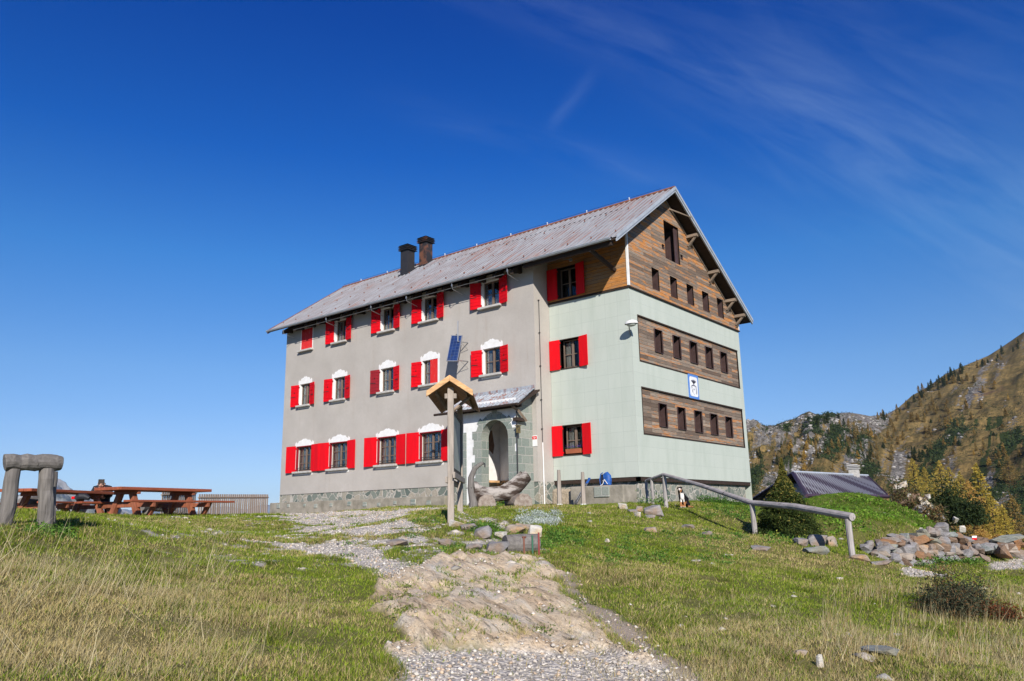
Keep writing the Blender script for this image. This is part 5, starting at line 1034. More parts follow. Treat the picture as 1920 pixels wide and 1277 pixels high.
for p in (q*.85+q2*.15, q*.15+q2*.85): s = MB(); s.tube([arr(p[0], p[1], base[2]-.3), arr(p[0], p[1], p[2])], .12, 8, .05); local(s, base).build('support', MT['log'], t)
q = at(44, 944, 25); q2 = at(72, 942, 25.6); s = MB(); s.tube(wav(q, q2, 5, .02, 6), .17, 12, .06); o = s.build('log', MT['logx']); tag(o, 'thick brown log lying between the log rail posts at far left', 'log')
rock(150, 960, 26, 15, 2, 'white rock behind the bench of the left picnic table', 61, dist=27.5); rock(222, 958, 12, 14, 2, 'pale stone block under the nearest picnic table end', 62, dist=28)
s = MB(); s.tube([(0, 0, 0), (.1, .02, .05), (.22, .04, .05), (.34, .04, .0)], [.07, .095, .09, .05], 10); q = at(142, 935, 24.0); o = s.build('rucksack_body', simple('black_nylon', (.02, .02, .025), .6)); t = empty('rucksack', q, YAW, 'black rucksack with a red pocket lying on the left picnic bench', 'rucksack'); o.parent = t
s = MB(); s.box((-.03, -.07, .02), (.08, .06, .07)); s.build('red_pocket', MT['red'], t, bevel=.02)
# ---- skinned figures
def skinned(name, pts, edges, mat, parent, sub=2, colfn=None):
    me = bpy.data.meshes.new(name); me.from_pydata([tuple(map(float, p[:3])) for p in pts], edges, []); o = bpy.data.objects.new(name+'_tmp', me); COL.objects.link(o)
    o.modifiers.new('s', 'SKIN'); sv = me.skin_vertices[0].data if me.skin_vertices else None
    if sv is None:
        bpy.context.view_layer.objects.active = o; bm = bmesh.new(); bm.from_mesh(me); bm.verts.layers.skin.verify(); bm.to_mesh(me); bm.free(); sv = me.skin_vertices[0].data
    for i, p in enumerate(pts): sv[i].radius = (p[3], p[4] if len(p) > 4 else p[3])
    sv[0].use_root = True
    m = o.modifiers.new('u', 'SUBSURF'); m.levels = m.render_levels = sub
    dg = bpy.context.evaluated_depsgraph_get(); dg.update(); me2 = bpy.data.meshes.new_from_object(o.evaluated_get(dg)); bpy.data.objects.remove(o)
    me2.name = name; me2.materials.clear(); me2.materials.append(mat); me2.polygons.foreach_set('use_smooth', [True]*len(me2.polygons))
    if colfn:
        a = me2.attributes.new('col', 'FLOAT_COLOR', 'POINT')
        for i, v in enumerate(me2.vertices): a.data[i].color = (*colfn(v.co), 1)
    o2 = bpy.data.objects.new(name, me2); COL.objects.link(o2)
    if parent is not None: o2.parent = parent
    return o2
MT['fur'] = mk_attr('fur', .85, 0, .1); MT['skin'] = simple('skin', (.45, .25, .17), .6, var=.1, bump=0); MT['cloth'] = simple('black_jacket', (.018, .018, .022), .8, bump=.1); MT['trous'] = simple('dark_trousers', (.02, .022, .035), .85); MT['hair'] = simple('dark_hair', (.05, .035, .025), .8)
p = at(192, 957, 27.0); zg = at(192, 901, 27.0)[2]-1.40
t = empty('person', (p[0], p[1], zg), YAW+.25, 'person in black jacket bending forward over the left picnic table', 'person')
B = [(0, 0, .88, .13, .11), (0, -.10, 1.06, .14, .11), (0, -.24, 1.20, .16, .11), (0, -.33, 1.245, .06), (0, -.40, 1.27, .085, .10), (0, -.44, 1.28, .07), (-.09, .02, .84, .085), (-.12, -.05, .46, .06), (-.12, .02, .08, .045), (-.12, -.12, .03, .04), (.09, .02, .84, .085), (.14, -.02, .46, .06), (.17, .05, .08, .045), (.17, -.10, .03, .04),
     (-.20, -.24, 1.17, .06), (-.28, -.34, .92, .045), (-.14, -.52, .86, .032), (-.10, -.60, .85, .035), (.20, -.24, 1.17, .06), (.28, -.36, .93, .045), (.14, -.54, .87, .032), (.10, -.62, .86, .035)]
Ed = [(0, 1), (1, 2), (2, 3), (3, 4), (4, 5), (0, 6), (6, 7), (7, 8), (8, 9), (0, 10), (10, 11), (11, 12), (12, 13), (2, 14), (14, 15), (15, 16), (16, 17), (2, 18), (18, 19), (19, 20), (20, 21)]
body = skinned('body', B, Ed, MT['skin'], t)
jk = [(x, y, z, r+.025) if len(q_) == 0 else (x, y, z, r+.028, (q_[0])+.028) for (x, y, z, r, *q_) in [B[i] for i in (0, 1, 2)]]+[(*B[3][:3], .085)]+[(B[i][0], B[i][1], B[i][2], B[i][3]+.02) for i in (14, 15, 16, 18, 19, 20)]
skinned('jacket', jk, [(0, 1), (1, 2), (2, 3), (2, 4), (4, 5), (5, 6), (2, 7), (7, 8), (8, 9)], MT['cloth'], t)
tr = [(0, .0, .90, .15, .13)]+[(B[i][0], B[i][1], B[i][2], B[i][3]+.018) for i in (6, 7, 8, 10, 11, 12)]; skinned('trousers', tr, [(0, 1), (1, 2), (2, 3), (0, 4), (4, 5), (5, 6)], MT['trous'], t)
skinned('hair', [(0, -.36, 1.33, .085, .08), (0, -.43, 1.335, .07), (0, -.33, 1.28, .07)], [(2, 0), (0, 1)][::-1], MT['hair'], t)
for sx in (-.035, .035): s = MB(); s.box((sx, -.505, 1.285), (.02, .01, .012)); s.build('eye', MT['dark'], body)
for sx in (-.095, .095): s = MB(); s.box((sx, -.41, 1.27), (.02, .035, .05)); s.build('ear', MT['skin'], body, bevel=.008)
s = MB(); s.prism([(-.015, -.50, 1.27), (.015, -.50, 1.27), (.018, -.50, 1.235), (-.018, -.50, 1.235)], (0, -.03, 0)); s.build('nose', MT['skin'], body)
dp = at(1279, 946.5, 23.9); dz = G(dp[0], dp[1]); t = empty('dog', (dp[0], dp[1], dz), YAW, 'black dog with white chest and tan legs sitting below the sloping handrail', 'dog')
DG = [(.06, .03, .27, .105, .12), (.12, .12, .15, .12, .12), (.01, -.04, .34, .10, .11), (-.03, -.06, .44, .065, .07), (-.06, -.09, .535, .072, .068), (-.085, -.16, .52, .045, .042), (-.10, -.215, .505, .028, .026),
      (-.04, -.07, .24, .05), (-.055, -.085, .12, .032), (-.055, -.09, .04, .027), (-.06, -.13, .02, .030), (.05, -.07, .24, .05), (.055, -.09, .12, .032), (.055, -.09, .04, .027), (.05, -.13, .02, .030),
      (.05, .08, .10, .075), (.02, -.04, .055, .04), (.0, -.09, .025, .03), (.20, .08, .10, .075), (.19, -.03, .055, .04), (.18, -.08, .025, .03), (.20, .20, .06, .035), (.30, .17, .03, .03), (.33, .08, .03, .02),
      (-.10, -.055, .585, .028, .02), (-.135, -.06, .555, .018, .03), (-.02, -.045, .59, .028, .02), (.03, -.05, .585, .018, .028)]
DE = [(0, 1), (0, 2), (2, 3), (3, 4), (4, 5), (5, 6), (2, 7), (7, 8), (8, 9), (9, 10), (2, 11), (11, 12), (12, 13), (13, 14), (1, 15), (15, 16), (16, 17), (1, 18), (18, 19), (19, 20), (1, 21), (21, 22), (22, 23), (4, 24), (24, 25), (4, 26), (26, 27)]
def dogcol(c):
    x, y, z = c; blk = (.012, .011, .012); wh = (.72, .68, .63); tan = (.38, .17, .07)
    if z < .17 and y < -.03 and x < .13: return wh if z < .035 else tan
    if z < .06: return tan
    if y < -.095 and .16 < z < .42 and -.06 < x < .05: return wh
    if z > .44 and y < -.15: return wh if abs(x+.095) < .016 or z > .535 else tan
    if z > .535 and y < -.13 and abs(x+.065) > .015: return tan
    return blk
db = skinned('body', DG, DE, MT['fur'], t, 2, dogcol)
s = MB(); s.box((-.105, -.245, .515), (.022, .016, .016)); s.build('nose', MT['dark'], db, bevel=.004)
for sx in (-.095, -.045): s = MB(); s.box((sx, -.158, .553), (.012, .008, .012)); s.build('eye', MT['dark'], db)
# ---- foliage builders
def leaves(P, size, cols, elong=1.6, seed=1, up=.0):
    r = np.random.default_rng(seed); n = len(P); a = r.normal(0, 1, (n, 3)); a[:, 2] += up; a /= np.linalg.norm(a, axis=1)[:, None]; b = r.normal(0, 1, (n, 3)); b -= a*(a*b).sum(1)[:, None]; b /= np.linalg.norm(b, axis=1)[:, None]
    s_ = (size*r.uniform(.6, 1.3, n))[:, None]; V = np.stack([P-a*s_*elong*.5-b*s_*.35, P-a*s_*elong*.4+b*s_*.35, P+a*s_*elong*.6], 1).reshape(-1, 3)
    return V, np.arange(3*n).reshape(-1, 3), np.repeat(cols, 3, 0)
def colmix(n, cs, seed, jit=.18):
    r = np.random.default_rng(seed); cs = np.array(cs); i = r.integers(0, len(cs), n); c = cs[i]*r.uniform(1-jit, 1+jit, (n, 1)); return c
def conifer_pts(h, r0, nb, per, seed, droop=.25, shape=.85, low=.04, clump=.08):
    r = np.random.default_rng(seed); P = []
    for k in range(nb):
        t = low+(1-low)*(k+r.uniform(0, 1))/nb; R = r0*max(.02, (1-t))**shape*r.uniform(.72, 1.12); az = k*2.399+r.uniform(-.4, .4); m = max(3, int(per*(.35+R/r0)))
        q = r.uniform(.08, 1, m)**.7; x = R*q; z = t*h+R*.18*q-droop*R*q*q+r.normal(0, clump*.4, m)*R; sp_ = r.normal(0, clump+.10*q, m)*R*.9
        P.append(np.stack([x*np.cos(az)-sp_*np.sin(az), x*np.sin(az)+sp_*np.cos(az), z], 1))
    return np.concatenate(P)
def tree(name, loc, h, r0, nb, per, size, cols, seed, label, cat, group=None, trunk=(.05, .035, .02), mats=None, **kw):
    t = empty(name, loc, 0, label, cat, group); P = conifer_pts(h, r0, nb, per, seed, **kw); V, F, C = leaves(P, size, colmix(len(P), cols, seed), 1.7, seed)
    fastmesh('crown', V, F, MT['leaf'], {'col': C}, t); s = MB(); s.tube([(0, 0, -.3), (0, 0, h*.5), (0, 0, h*.97)], [h*.022+.012, h*.014, .006], 6); s.build('trunk', MT['soffit'], t); return t
q = gp(1478, 1008, 12, 30); SP = q.copy(); 
P = np.concatenate([conifer_pts(1.55, .92, 560, 105, 5, droop=.30, shape=.78, low=.02, clump=.06), conifer_pts(.62, .20, 60, 60, 6, shape=1.1)+arr(0, 0, 1.28)]); hh = P[:, 2]/1.9; rr_ = np.hypot(P[:, 0], P[:, 1]); C = colmix(len(P), [(.035, .055, .012), (.05, .075, .016), (.075, .10, .02), (.03, .045, .012)], 3); tip = (rng.random(len(P)) < np.clip((hh-.35)*1.1, .03, .85)); C[tip] = np.array([.26, .22, .05])*rng.uniform(.7, 1.2, (tip.sum(), 1))
t = empty('spruce', q, 0, 'young bushy spruce with yellowing top standing behind the sloping handrail', 'tree'); V, F, C2 = leaves(P, .030, C, 2.2, 4); fastmesh('crown', V, F, MT['leaf'], {'col': C2}, t); s = MB(); s.tube([(0, 0, -.2), (0, 0, 1.9)], [.06, .01], 6); s.build('trunk', MT['soffit'], t)
# ---- hillside placement
def hill_at(px, py):
    d = rayd(px, py); az = math.atan2(d[1], d[0]); T_ = np.linspace(0.005, 1, 900); x, y, z, r = hill_z(np.full(900, az), T_); el = (z-CAM[2])/r; i = int(np.argmax(el >= d[2])) if (el >= d[2]).any() else 899
    return np.array([x[i], y[i], z[i]]), T_[i]
LC = [(.48, .34, .055), (.40, .28, .05), (.30, .26, .05), (.52, .38, .07)]; LO = [(.50, .29, .08), (.42, .23, .06), (.48, .32, .09)]; LD = [(.24, .16, .05), (.32, .20, .055), (.17, .14, .05)]; PD = [(.018, .032, .012), (.028, .045, .014), (.04, .055, .016)]
for i, (px, yt, yb, c, wf, lab) in enumerate([(1719, 872, 932, LC, .30, 'golden larch standing leftmost behind the rocky outcrop'), (1740, 886, 936, LC, .32, 'smaller golden larch second from the left behind the outcrop'), (1772, 880, 955, LC, .34, 'broad golden larch with a blunt top above the dark pine bush'), (1790, 892, 965, LC, .30, 'golden larch just right of the broad blunt topped one'), (1812, 905, 985, LC, .30, 'golden larch sloping down to the orange thicket'),
        (1828, 918, 1000, LO, .42, 'orange bushy larch left of the tallest golden larch'), (1850, 896, 1010, LC, .26, 'tallest golden larch with a pointed top near the right edge'), (1870, 945, 1022, LC, .34, 'golden larch at the foot of the tallest one'), (1892, 965, 1030, LC, .34, 'low golden larch before the right edge above the boulders'), (1914, 952, 1045, LD, .32, 'brownish larch cut by the right edge of the picture'),
        (1845, 1000, 1040, LO, .6, 'low round orange bush left above the boulder pile'), (1876, 1008, 1042, LO, .55, 'low orange bush directly above the boulder pile'), (1848, 955, 1025, LO, .5, 'orange larch bush between the golden larches'), (1756, 976, 1003, LO, .35, 'tiny golden larch sapling behind the dry stone wall'), (1895, 862, 905, LD, .34, 'brown larch high on the slope near the right edge')]):
    q, tt = hill_at(px, yb); dd = math.hypot(*(q-CAM)[:2])
    if tt < .02 or yb >= 1000: dd2 = {1000: 50, 1010: 55, 1022: 46, 1030: 44, 1045: 46, 1040: 38, 1042: 38, 1025: 48, 1003: 33}.get(yb, 45); q = at(px, yb, dd2); dd = dd2
    h = (yb-yt)*dd/FPX*1.04; tree('larch', q-arr(0, 0, .1), h, h*wf*1.25, int(70+60*wf), 34, max(.04, h*.022), c, 40+i, lab, 'larch', 'autumn larches beyond the dry stone wall', shape=.75 if wf < .5 else .45, droop=.1)
def bush(name, loc, rx, rz, n, size, cols, seed, label, cat, ry=None):
    r = np.random.default_rng(seed); K = 22; ck = r.normal(0, 1, (K, 3)); ck /= np.linalg.norm(ck, axis=1)[:, None]; ck *= r.uniform(.35, .85, (K, 1)); ck[:, 2] = abs(ck[:, 2]); i = r.integers(0, K, n); P = ck[i]+r.normal(0, .17, (n, 3)); P[:, 0] *= rx; P[:, 1] *= (ry or rx); P[:, 2] = np.abs(P[:, 2])*rz
    V, F, C = leaves(P, size, colmix(n, cols, seed), 1.8, seed, .5); t = empty(name, loc, YAW, label, cat); fastmesh('foliage', V, F, MT['leaf'], {'col': C}, t); s = MB()
    for k in range(9): e = ck[k]*arr(rx, ry or rx, rz)*.8; s.tube([(0, 0, -.05), e*.5, e], [.02*rz+.006, .012*rz+.004, .003], 5)
    s.build('stems', MT['soffit'], t); return t
q = at(1790, 975, 44); bush('dwarf_pine', q-arr(0, 0, .2), 1.55, 1.9, 9000, .10, PD, 71, 'dark green dwarf pine bush among the golden larches', 'pine bush')
q = gp(1798, 1150, 8, 20); bush('juniper_bush', q, .62, .52, 7000, .022, [(.06, .075, .04), (.085, .09, .05), (.045, .05, .03), (.16, .09, .04)], 72, 'low grey green juniper bush in the dry grass at right', 'bush')
q = gp(1866, 1158, 8, 20); bush('bilberry_bush', q, .38, .22, 2600, .018, [(.20, .05, .02), (.12, .06, .03), (.10, .08, .03)], 73, 'small reddish brown shrub right of the juniper', 'bush')
# outcrop beyond the mound
s = MB(); sd = 1300; b0 = at(1715, 960, 33.5)
for k in range(70):
    f = rng.random(); px = 1684+f*74; ytop = 922+f*44; py = rng.uniform(ytop, ytop+60); q = at(px, py, 33+rng.uniform(-.5, 1.2)); s.mi = random.choice([0, 3, 3, 3, 4]); hull_into(s, sd, q, rng.uniform(.5, 1.1), .8, rng.uniform(.25, .5), YAW); sd += 1
for k in range(22): q = at(rng.uniform(1688, 1744), rng.uniform(930, 968), 32.5); s.mi = 2; hull_into(s, sd, q, rng.uniform(.12, .34), .3, rng.uniform(.12, .36), YAW); sd += 1
s.mi = 2; hull_into(s, sd, at(1690, 911, 33), .55, .5, .28, YAW)
for (px, py) in ((1793, 976), (1804, 992)): s.mi = 2; hull_into(s, sd+px, at(px, py, 36), .22, .3, .3, YAW)
o = local(s, b0).build('rocky_outcrop', RM, None); o.location = b0; tag(o, 'jagged outcrop with whitish blocks between the green mound and the larches', 'outcrop')
# ---- lower house
HA_, HB_ = at(1487, 887, 38.5), at(1627, 893, 46.); HFr = at(1513, 930, 34); ev = HB_-HA_; ev[2] = 0; HB_ = HA_+ev; HFR_ = HFr+ev; HBk = at(1409, 938, 42.5); HBR = HBk+ev
t = empty('lower_house', (HA_[0], HA_[1], -4), 0, 'low house behind the spruce with a brown ribbed metal roof, its seam reflections painted as pale bands', 'house'); o0 = np.array(t.location)
def ribbed(P00, P10, P11, P01, n, mb):
    V = []; m = 0; nrm = np.cross(P10-P00, P01-P00); nrm /= np.linalg.norm(nrm); nrm *= np.sign(nrm[2]); prof = []
    for k in range(n): prof += [(k/n, 0), ((k+.62)/n, 0), ((k+.70)/n, .055), ((k+.92)/n, .055)]
    prof.append((1, 0))
    for tt in (0, 1):
        for u, hgt_ in prof: V.append((P00+(P10-P00)*u)*(1-tt)+(P01+(P11-P01)*u)*tt+nrm*hgt_-o0)
    m = len(prof); mb.add(V, [(j, j+1, m+j+1, m+j) for j in range(m-1)])
def mk_lroof():
    m, n, b = newmat('roof_painted_sheen'); T = NT(n); at_ = T('ShaderNodeTexCoord').outputs['Object']; dt = T('ShaderNodeVectorMath', {0: at_, 1: tuple(ev/np.linalg.norm(ev))}, operation='DOT_PRODUCT').outputs['Value']
    e = T.noise(T('ShaderNodeCombineXYZ', {0: T.math('MULTIPLY', dt, .62)}).outputs[0], 1., 1, .3); L1 = np.linalg.norm(ev); fr = T.math('FRACT', T.math('MULTIPLY', dt, 1.0))
    c = T.mix(T.ramp(e, [(.46, (0, 0, 0)), (.5, (1, 1, 1))], 'LINEAR'), (.135, .105, .125), (.33, .32, .335)); T.link(c, b.inputs['Base Color']); b.inputs['Roughness'].default_value = .5; return m  # pale bands paint the seams' alternating reflections into the roof colour
s = MB(); ribbed(HFr, HFR_, HB_, HA_, 36, s); ribbed(HBk, HBR, HB_, HA_, 36, s); lr = s.build('roof', mk_lroof(), t)
s = MB()
for a, b in ((HFr, HA_), (HBk, HA_), (HFR_, HB_), (HFr, HFR_)): s.tube([a-o0, b-o0], .09, 4)
s.build('verge_trim', simple('purple_trim', (.07, .04, .06), .6), lr)
s = MB(); s.tube([HA_-o0+arr(0, 0, .05), HB_-o0+arr(0, 0, .05)], .07, 6); s.build('ridge_cap', MT['trim'], lr)
c = (HFr+HBk+HFR_+HBR)/4; k = lambda p: c+(p-c)*.86; W4 = [k(HFr), k(HFR_), k(HBR), k(HBk)]; s = MB(); V = []
for p in W4: V += [arr(p[0], p[1], -6)-o0, arr(p[0], p[1], HFr[2]+.10)-o0]
s.add(V, [(0, 2, 3, 1), (2, 4, 5, 3), (4, 6, 7, 5), (6, 0, 1, 7)]); ax2 = k(HA_); bx2 = k(HB_); s.add([V[1], V[7], ax2*1-o0-arr(0, 0, .25)], [(0, 1, 2)]); s.add([V[3], V[5], bx2-o0-arr(0, 0, .25)], [(0, 1, 2)]); s.build('wall', simple('grey_render', (.26, .27, .29), .9), t)
q = HA_+(HB_-HA_)*.80-o0; s = MB(); s.box(q+arr(0, 0, -.1), (.42, .42, .9)); ch = s.build('chimney', MT['concrete'], t); s = MB()
for kk in range(3): s.box(q+arr(0, 0, .37+kk*.08), (.52, .52, .035)); s.box(q+arr(0, 0, .40+kk*.08), (.34, .34, .05))
s.build('chimney_cap', simple('pale_cap', (.55, .53, .5), .8), ch)
# ---- hillside trees: individuals, copies sharing meshes
def proto_tree(h, r0, cols, seed, size, nb=46, per=10):
    P = conifer_pts(h, r0, nb, per, seed, shape=.7, droop=.1, low=.05); V, F, C = leaves(P, size, colmix(len(P), cols, seed), 1.5, seed); me = fastmesh('crown', V, F, MT['leaf'], {'col': C}); s = MB(); s.tube([(0, 0, -1), (0, 0, h*.9)], [h*.02, .02], 4); tr_ = s.build('trunk', MT['soffit'])
    return me, tr_
protos = [proto_tree(7, 1.7, LD, 301, .55), proto_tree(8.5, 1.8, LD, 302, .6), proto_tree(6.5, 1.9, [(.44, .28, .06), (.36, .22, .055)], 303, .55), proto_tree(7.5, 1.6, PD+[(.06, .06, .02)], 304, .5), proto_tree(5, 1.9, PD, 305, .5)]
r = np.random.default_rng(55); cnt = 0; used = [False]*5
def put(px, py, kind, sc_, lab, grp):
    global cnt
    q, tt = hill_at(px, py); dd = math.hypot(*(q-CAM)[:2]); sc_ = sc_*np.clip(dd/420, .18, 1.3)*.60
    t = empty('larch' if kind < 3 else 'pine_tree', q-arr(0, 0, .25), r.uniform(0, 6.28), lab, 'larch' if kind < 3 else 'pine', grp); k_ = r.uniform(.9, 1.35); t.scale = (sc_*k_, sc_*k_, sc_*r.uniform(.7, 1.25))
    for m in protos[kind]:
        c = m if not used[kind] else m.copy()
        if used[kind]: COL.objects.link(c)
        c.parent = t
    used[kind] = True; cnt += 1
G1, L1 = 'small brown larches scattered over the far hillside', 'small brown autumn larch scattered on the open far hillside'
G2, L2 = 'dark pines scattered over the far hillside', 'small dark green pine on the far hillside'
G3, L3 = 'conifers along the skyline of the ridge', 'small conifer standing on the skyline of the right ridge'
for px in list(r.uniform(1640, 1915, 46)): 
    ys = np.interp(px, [p[0] for p in SKY_R], [p[1] for p in SKY_R]); put(px, ys+r.uniform(2, 14), 0 if r.random() < .45 else 3, r.uniform(.55, 1.15), L3, G3)
for c in [(1745, 725, 14), (1785, 712, 14), (1800, 706, 16), (1770, 718, 12)]:
    for k in range(6): put(c[0]+r.normal(0, c[2]), c[1]+abs(r.normal(6, 5)), 3 if r.random() < .5 else 1, r.uniform(.7, 1.2), L3, G3)
for (cx, cy, sx, sy, n, kd) in [(1560, 850, 40, 14, 26, 0), (1610, 830, 35, 20, 18, 1), (1500, 855, 30, 14, 14, 2), (1690, 800, 40, 18, 22, 0), (1730, 770, 40, 14, 12, 0), (1650, 815, 30, 14, 12, 1), (1550, 795, 40, 10, 9, 3), (1700, 850, 40, 15, 10, 3), (1800, 800, 60, 25, 16, 0), (1870, 860, 40, 22, 14, 1), (1440, 850, 20, 20, 8, 3), (1850, 760, 50, 25, 9, 0), (1780, 840, 50, 12, 10, 4)]:
    for k in range(n):
        px, py = r.normal(cx, sx), r.normal(cy, sy); ys = np.interp(px, [p[0] for p in SKY_R], [p[1] for p in SKY_R])
        if 1408 < px < 1925 and py > ys+8: kk = kd if r.random() < .75 else int(r.integers(0, 5)); put(px, py, kk, r.uniform(.6, 1.2), L1 if kk < 3 else L2, G1 if kk < 3 else G2)
# scrub as stuff on the hillside
def hill_cover(name, label, n, field, thr, cols, size, seed, tmax=1., reg=None):
    r = np.random.default_rng(seed); az = r.uniform(az_of(1960), az_of(1395), n); T_ = r.uniform(0, 1, n)**.8*tmax; x, y, z, rr2 = hill_z(az, T_); m = hill_masks(x, y, T_, az)[field]; m = m+(fbm(x*.06, y*.06, 4, 130)-.5)*.6; ok = m > thr; x, y, z, rr2 = x[ok], y[ok], z[ok], rr2[ok]
    k = 9; sz = size*np.clip(rr2/350, .16, 1.2); P = np.repeat(np.stack([x, y, z], 1), k, 0)+r.normal(0, 1, (len(x)*k, 3))*np.repeat(sz, k)[:, None]*arr(1.5, 1.5, .55); P[:, 2] += np.repeat(sz, k)*.5
    V, F, C = leaves(P, np.repeat(sz, k)*.75, colmix(len(P), cols, seed), 1.4, seed, .4); o = fastmesh(name, V, F, MT['leaf'], {'col': C}); tag(o, label, 'scrub', None, 'stuff')
hill_cover('dwarf_pine_scrub', 'dark green dwarf pine scrub covering the far hillside in patches', 52000, 1, .60, [(.03, .05, .018), (.045, .07, .02), (.06, .08, .03), (.025, .04, .02)], .8, 401)
hill_cover('low_shrubs', 'single small dark shrubs dotted over the far grass slope', 9000, 1, .30, [(.05, .06, .02), (.09, .075, .03), (.035, .05, .018)], .45, 403)
hill_cover('heath_scrub', 'brown heath scrub on the lower slope beyond the wall', 14000, 2, .50, [(.15, .085, .055), (.20, .12, .07), (.11, .07, .045), (.17, .13, .05)], 1.0, 402, .5)
# ---- rocks showing on the hillside as stuff
r = np.random.default_rng(77); az = r.uniform(az_of(1960), az_of(1395), 5200); T_ = r.uniform(.03, .98, 5200); x, y, z, rr2 = hill_z(az, T_); m = hill_masks(x, y, T_, az)[0]+(fbm(x*.12, y*.12, 3, 131)-.5)*.5; ok = m > .52; OCT = np.array([(1, 0, 0), (-1, 0, 0), (0, 1, 0), (0, -1, 0), (0, 0, 1), (0, 0, -1)], float); OF = np.array([(0, 2, 4), (2, 1, 4), (1, 3, 4), (3, 0, 4), (2, 0, 5), (1, 2, 5), (3, 1, 5), (0, 3, 5)])
def octs(X, Y, Z, S, cols, seed, name, mat, flat=.6):
    r = np.random.default_rng(seed); n = len(X); O = OCT[None]*r.uniform(.6, 1.3, (n, 6, 1))*S[:, None, None]; O[:, :, 2] *= flat; a = r.uniform(0, 6.28, n); c, s_ = np.cos(a)[:, None], np.sin(a)[:, None]; ox, oy = O[:, :, 0]*c-O[:, :, 1]*s_, O[:, :, 0]*s_+O[:, :, 1]*c
    oz = O[:, :, 2]+ox*r.uniform(-.35, .35, (n, 1)); V = np.stack([X[:, None]+ox, Y[:, None]+oy, Z[:, None]+oz], -1).reshape(-1, 3); F = (OF[None]+6*np.arange(n)[:, None, None]).reshape(-1, 3); return fastmesh(name, V, F, mat, {'col': np.repeat(cols, 6, 0)})
MT['stonea'] = mk_attr('small_stones', .9, 0, .15)
o = octs(x[ok], y[ok], z[ok], r.uniform(.3, 1.3, ok.sum())*np.clip(rr2[ok]/350, .15, 1.2), colmix(ok.sum(), [(.28, .26, .24), (.21, .195, .18), (.36, .335, .31)], 7), 78, 'scree', MT['stonea']); tag(o, 'grey rocks and scree showing through the far hillside', 'scree', None, 'stuff')
# ---- gravel
r = np.random.default_rng(91); n = 150000; th = r.uniform(-.72, .72, n); rad = 4.2+(34-4.2)*r.random(n)**1.25; ang = ang0+th; x = CAM[0]+rad*np.cos(ang); y = CAM[1]+rad*np.sin(ang); rk, gr_, di, fl = masks(x, y)
pr_ok = r.random(n) < np.clip(gr_*.75+fl*.15+rk*.03+di*.20, 0, 1); x, y, rad = x[pr_ok], y[pr_ok], rad[pr_ok]; sz = .006+.018*r.random(len(x))**3+.0006*rad
o = octs(x, y, gz(x, y)+sz*.25, sz, colmix(len(x), [(.48, .43, .37), (.40, .36, .32), (.54, .48, .41), (.34, .31, .275), (.50, .38, .27), (.60, .55, .48)], 8), 92, 'gravel', MT['stonea']); tag(o, 'pale loose gravel on the footpath', 'gravel', None, 'stuff')
# loose stones in the turf
n = 2600; th = r.uniform(-.66, .66, n); rad = 6+26*r.random(n)**.9; ang = ang0+th; x = CAM[0]+rad*np.cos(ang); y = CAM[1]+rad*np.sin(ang); rk, gr_, di, fl = masks(x, y); u = (x-CAM[0])*HR[0]+(y-CAM[1])*HR[1]
ok = r.random(n) < np.clip(fl*.9+.035+.10*(u > 1), 0, 1); x, y = x[ok], y[ok]; sz = .025+.10*r.random(len(x))**3
o = octs(x, y, gz(x, y), sz, colmix(len(x), [(.38, .35, .31), (.30, .28, .25), (.44, .39, .33), (.50, .47, .42)], 9), 93, 'loose_stones', MT['stonea'], .35); tag(o, 'small loose stones scattered in the turf', 'stones', None, 'stuff')
# ---- grass
GA, GB, GC_, ST1, ST2 = map(np.array, ((.085, .16, .014), (.22, .30, .024), (.38, .42, .055), (.64, .52, .25), (.38, .29, .115)))
def blades(name, label, x, y, h, wd, cols, lean, seed, bend=.12):
    r = np.random.default_rng(seed); n = len(x); z = gz(x, y); a = r.uniform(0, 6.28, n); l = np.abs(r.normal(0, lean, n)); dx, dy = np.cos(a)*l+HR[0]*lean*bend, np.sin(a)*l+HR[1]*lean*bend; b = r.uniform(0, 6.28, n); bx_, by_ = np.cos(b)*wd*.5, np.sin(b)*wd*.5
    V = np.stack([np.stack([x-bx_, y-by_, z-.01], 1), np.stack([x+bx_, y+by_, z-.01], 1), np.stack([x+dx*h, y+dy*h, z+h], 1)], 1).reshape(-1, 3); o = fastmesh(name, V, np.arange(3*n).reshape(-1, 3), MT['blade'], {'col': np.repeat(cols, 3, 0)}); return tag(o, label, 'grass', None, 'stuff')
MT['blade'] = mk_attr('grass_blades', .75, .3, .1)
r = np.random.default_rng(17); n = 1180000; u_ = r.random(n); rad = (4.0**.8+(34**.8-4.0**.8)*u_)**(1/.8); th = np.where(r.random(n) < .82, r.uniform(-.72, .72, n), r.uniform(.72, 1.0, n)*r.choice([-1, 1], n)); ang = ang0+th; x = CAM[0]+rad*np.cos(ang); y = CAM[1]+rad*np.sin(ang)
rk, gr_, di, fl = masks(x, y); rk = rk*np.where(fbm(x*3.3, y*3.3, 4, 150) > .60, .45, 1); keep = r.random(n) < np.clip(1-rk*.985-gr_*.97-di*.9-fl*.75, 0, 1); inside = (x < .3) & (x > -20) & (y > -1.4) & (y < 10); keep &= ~inside; x, y, rad = x[keep], y[keep], rad[keep]; n = len(x)
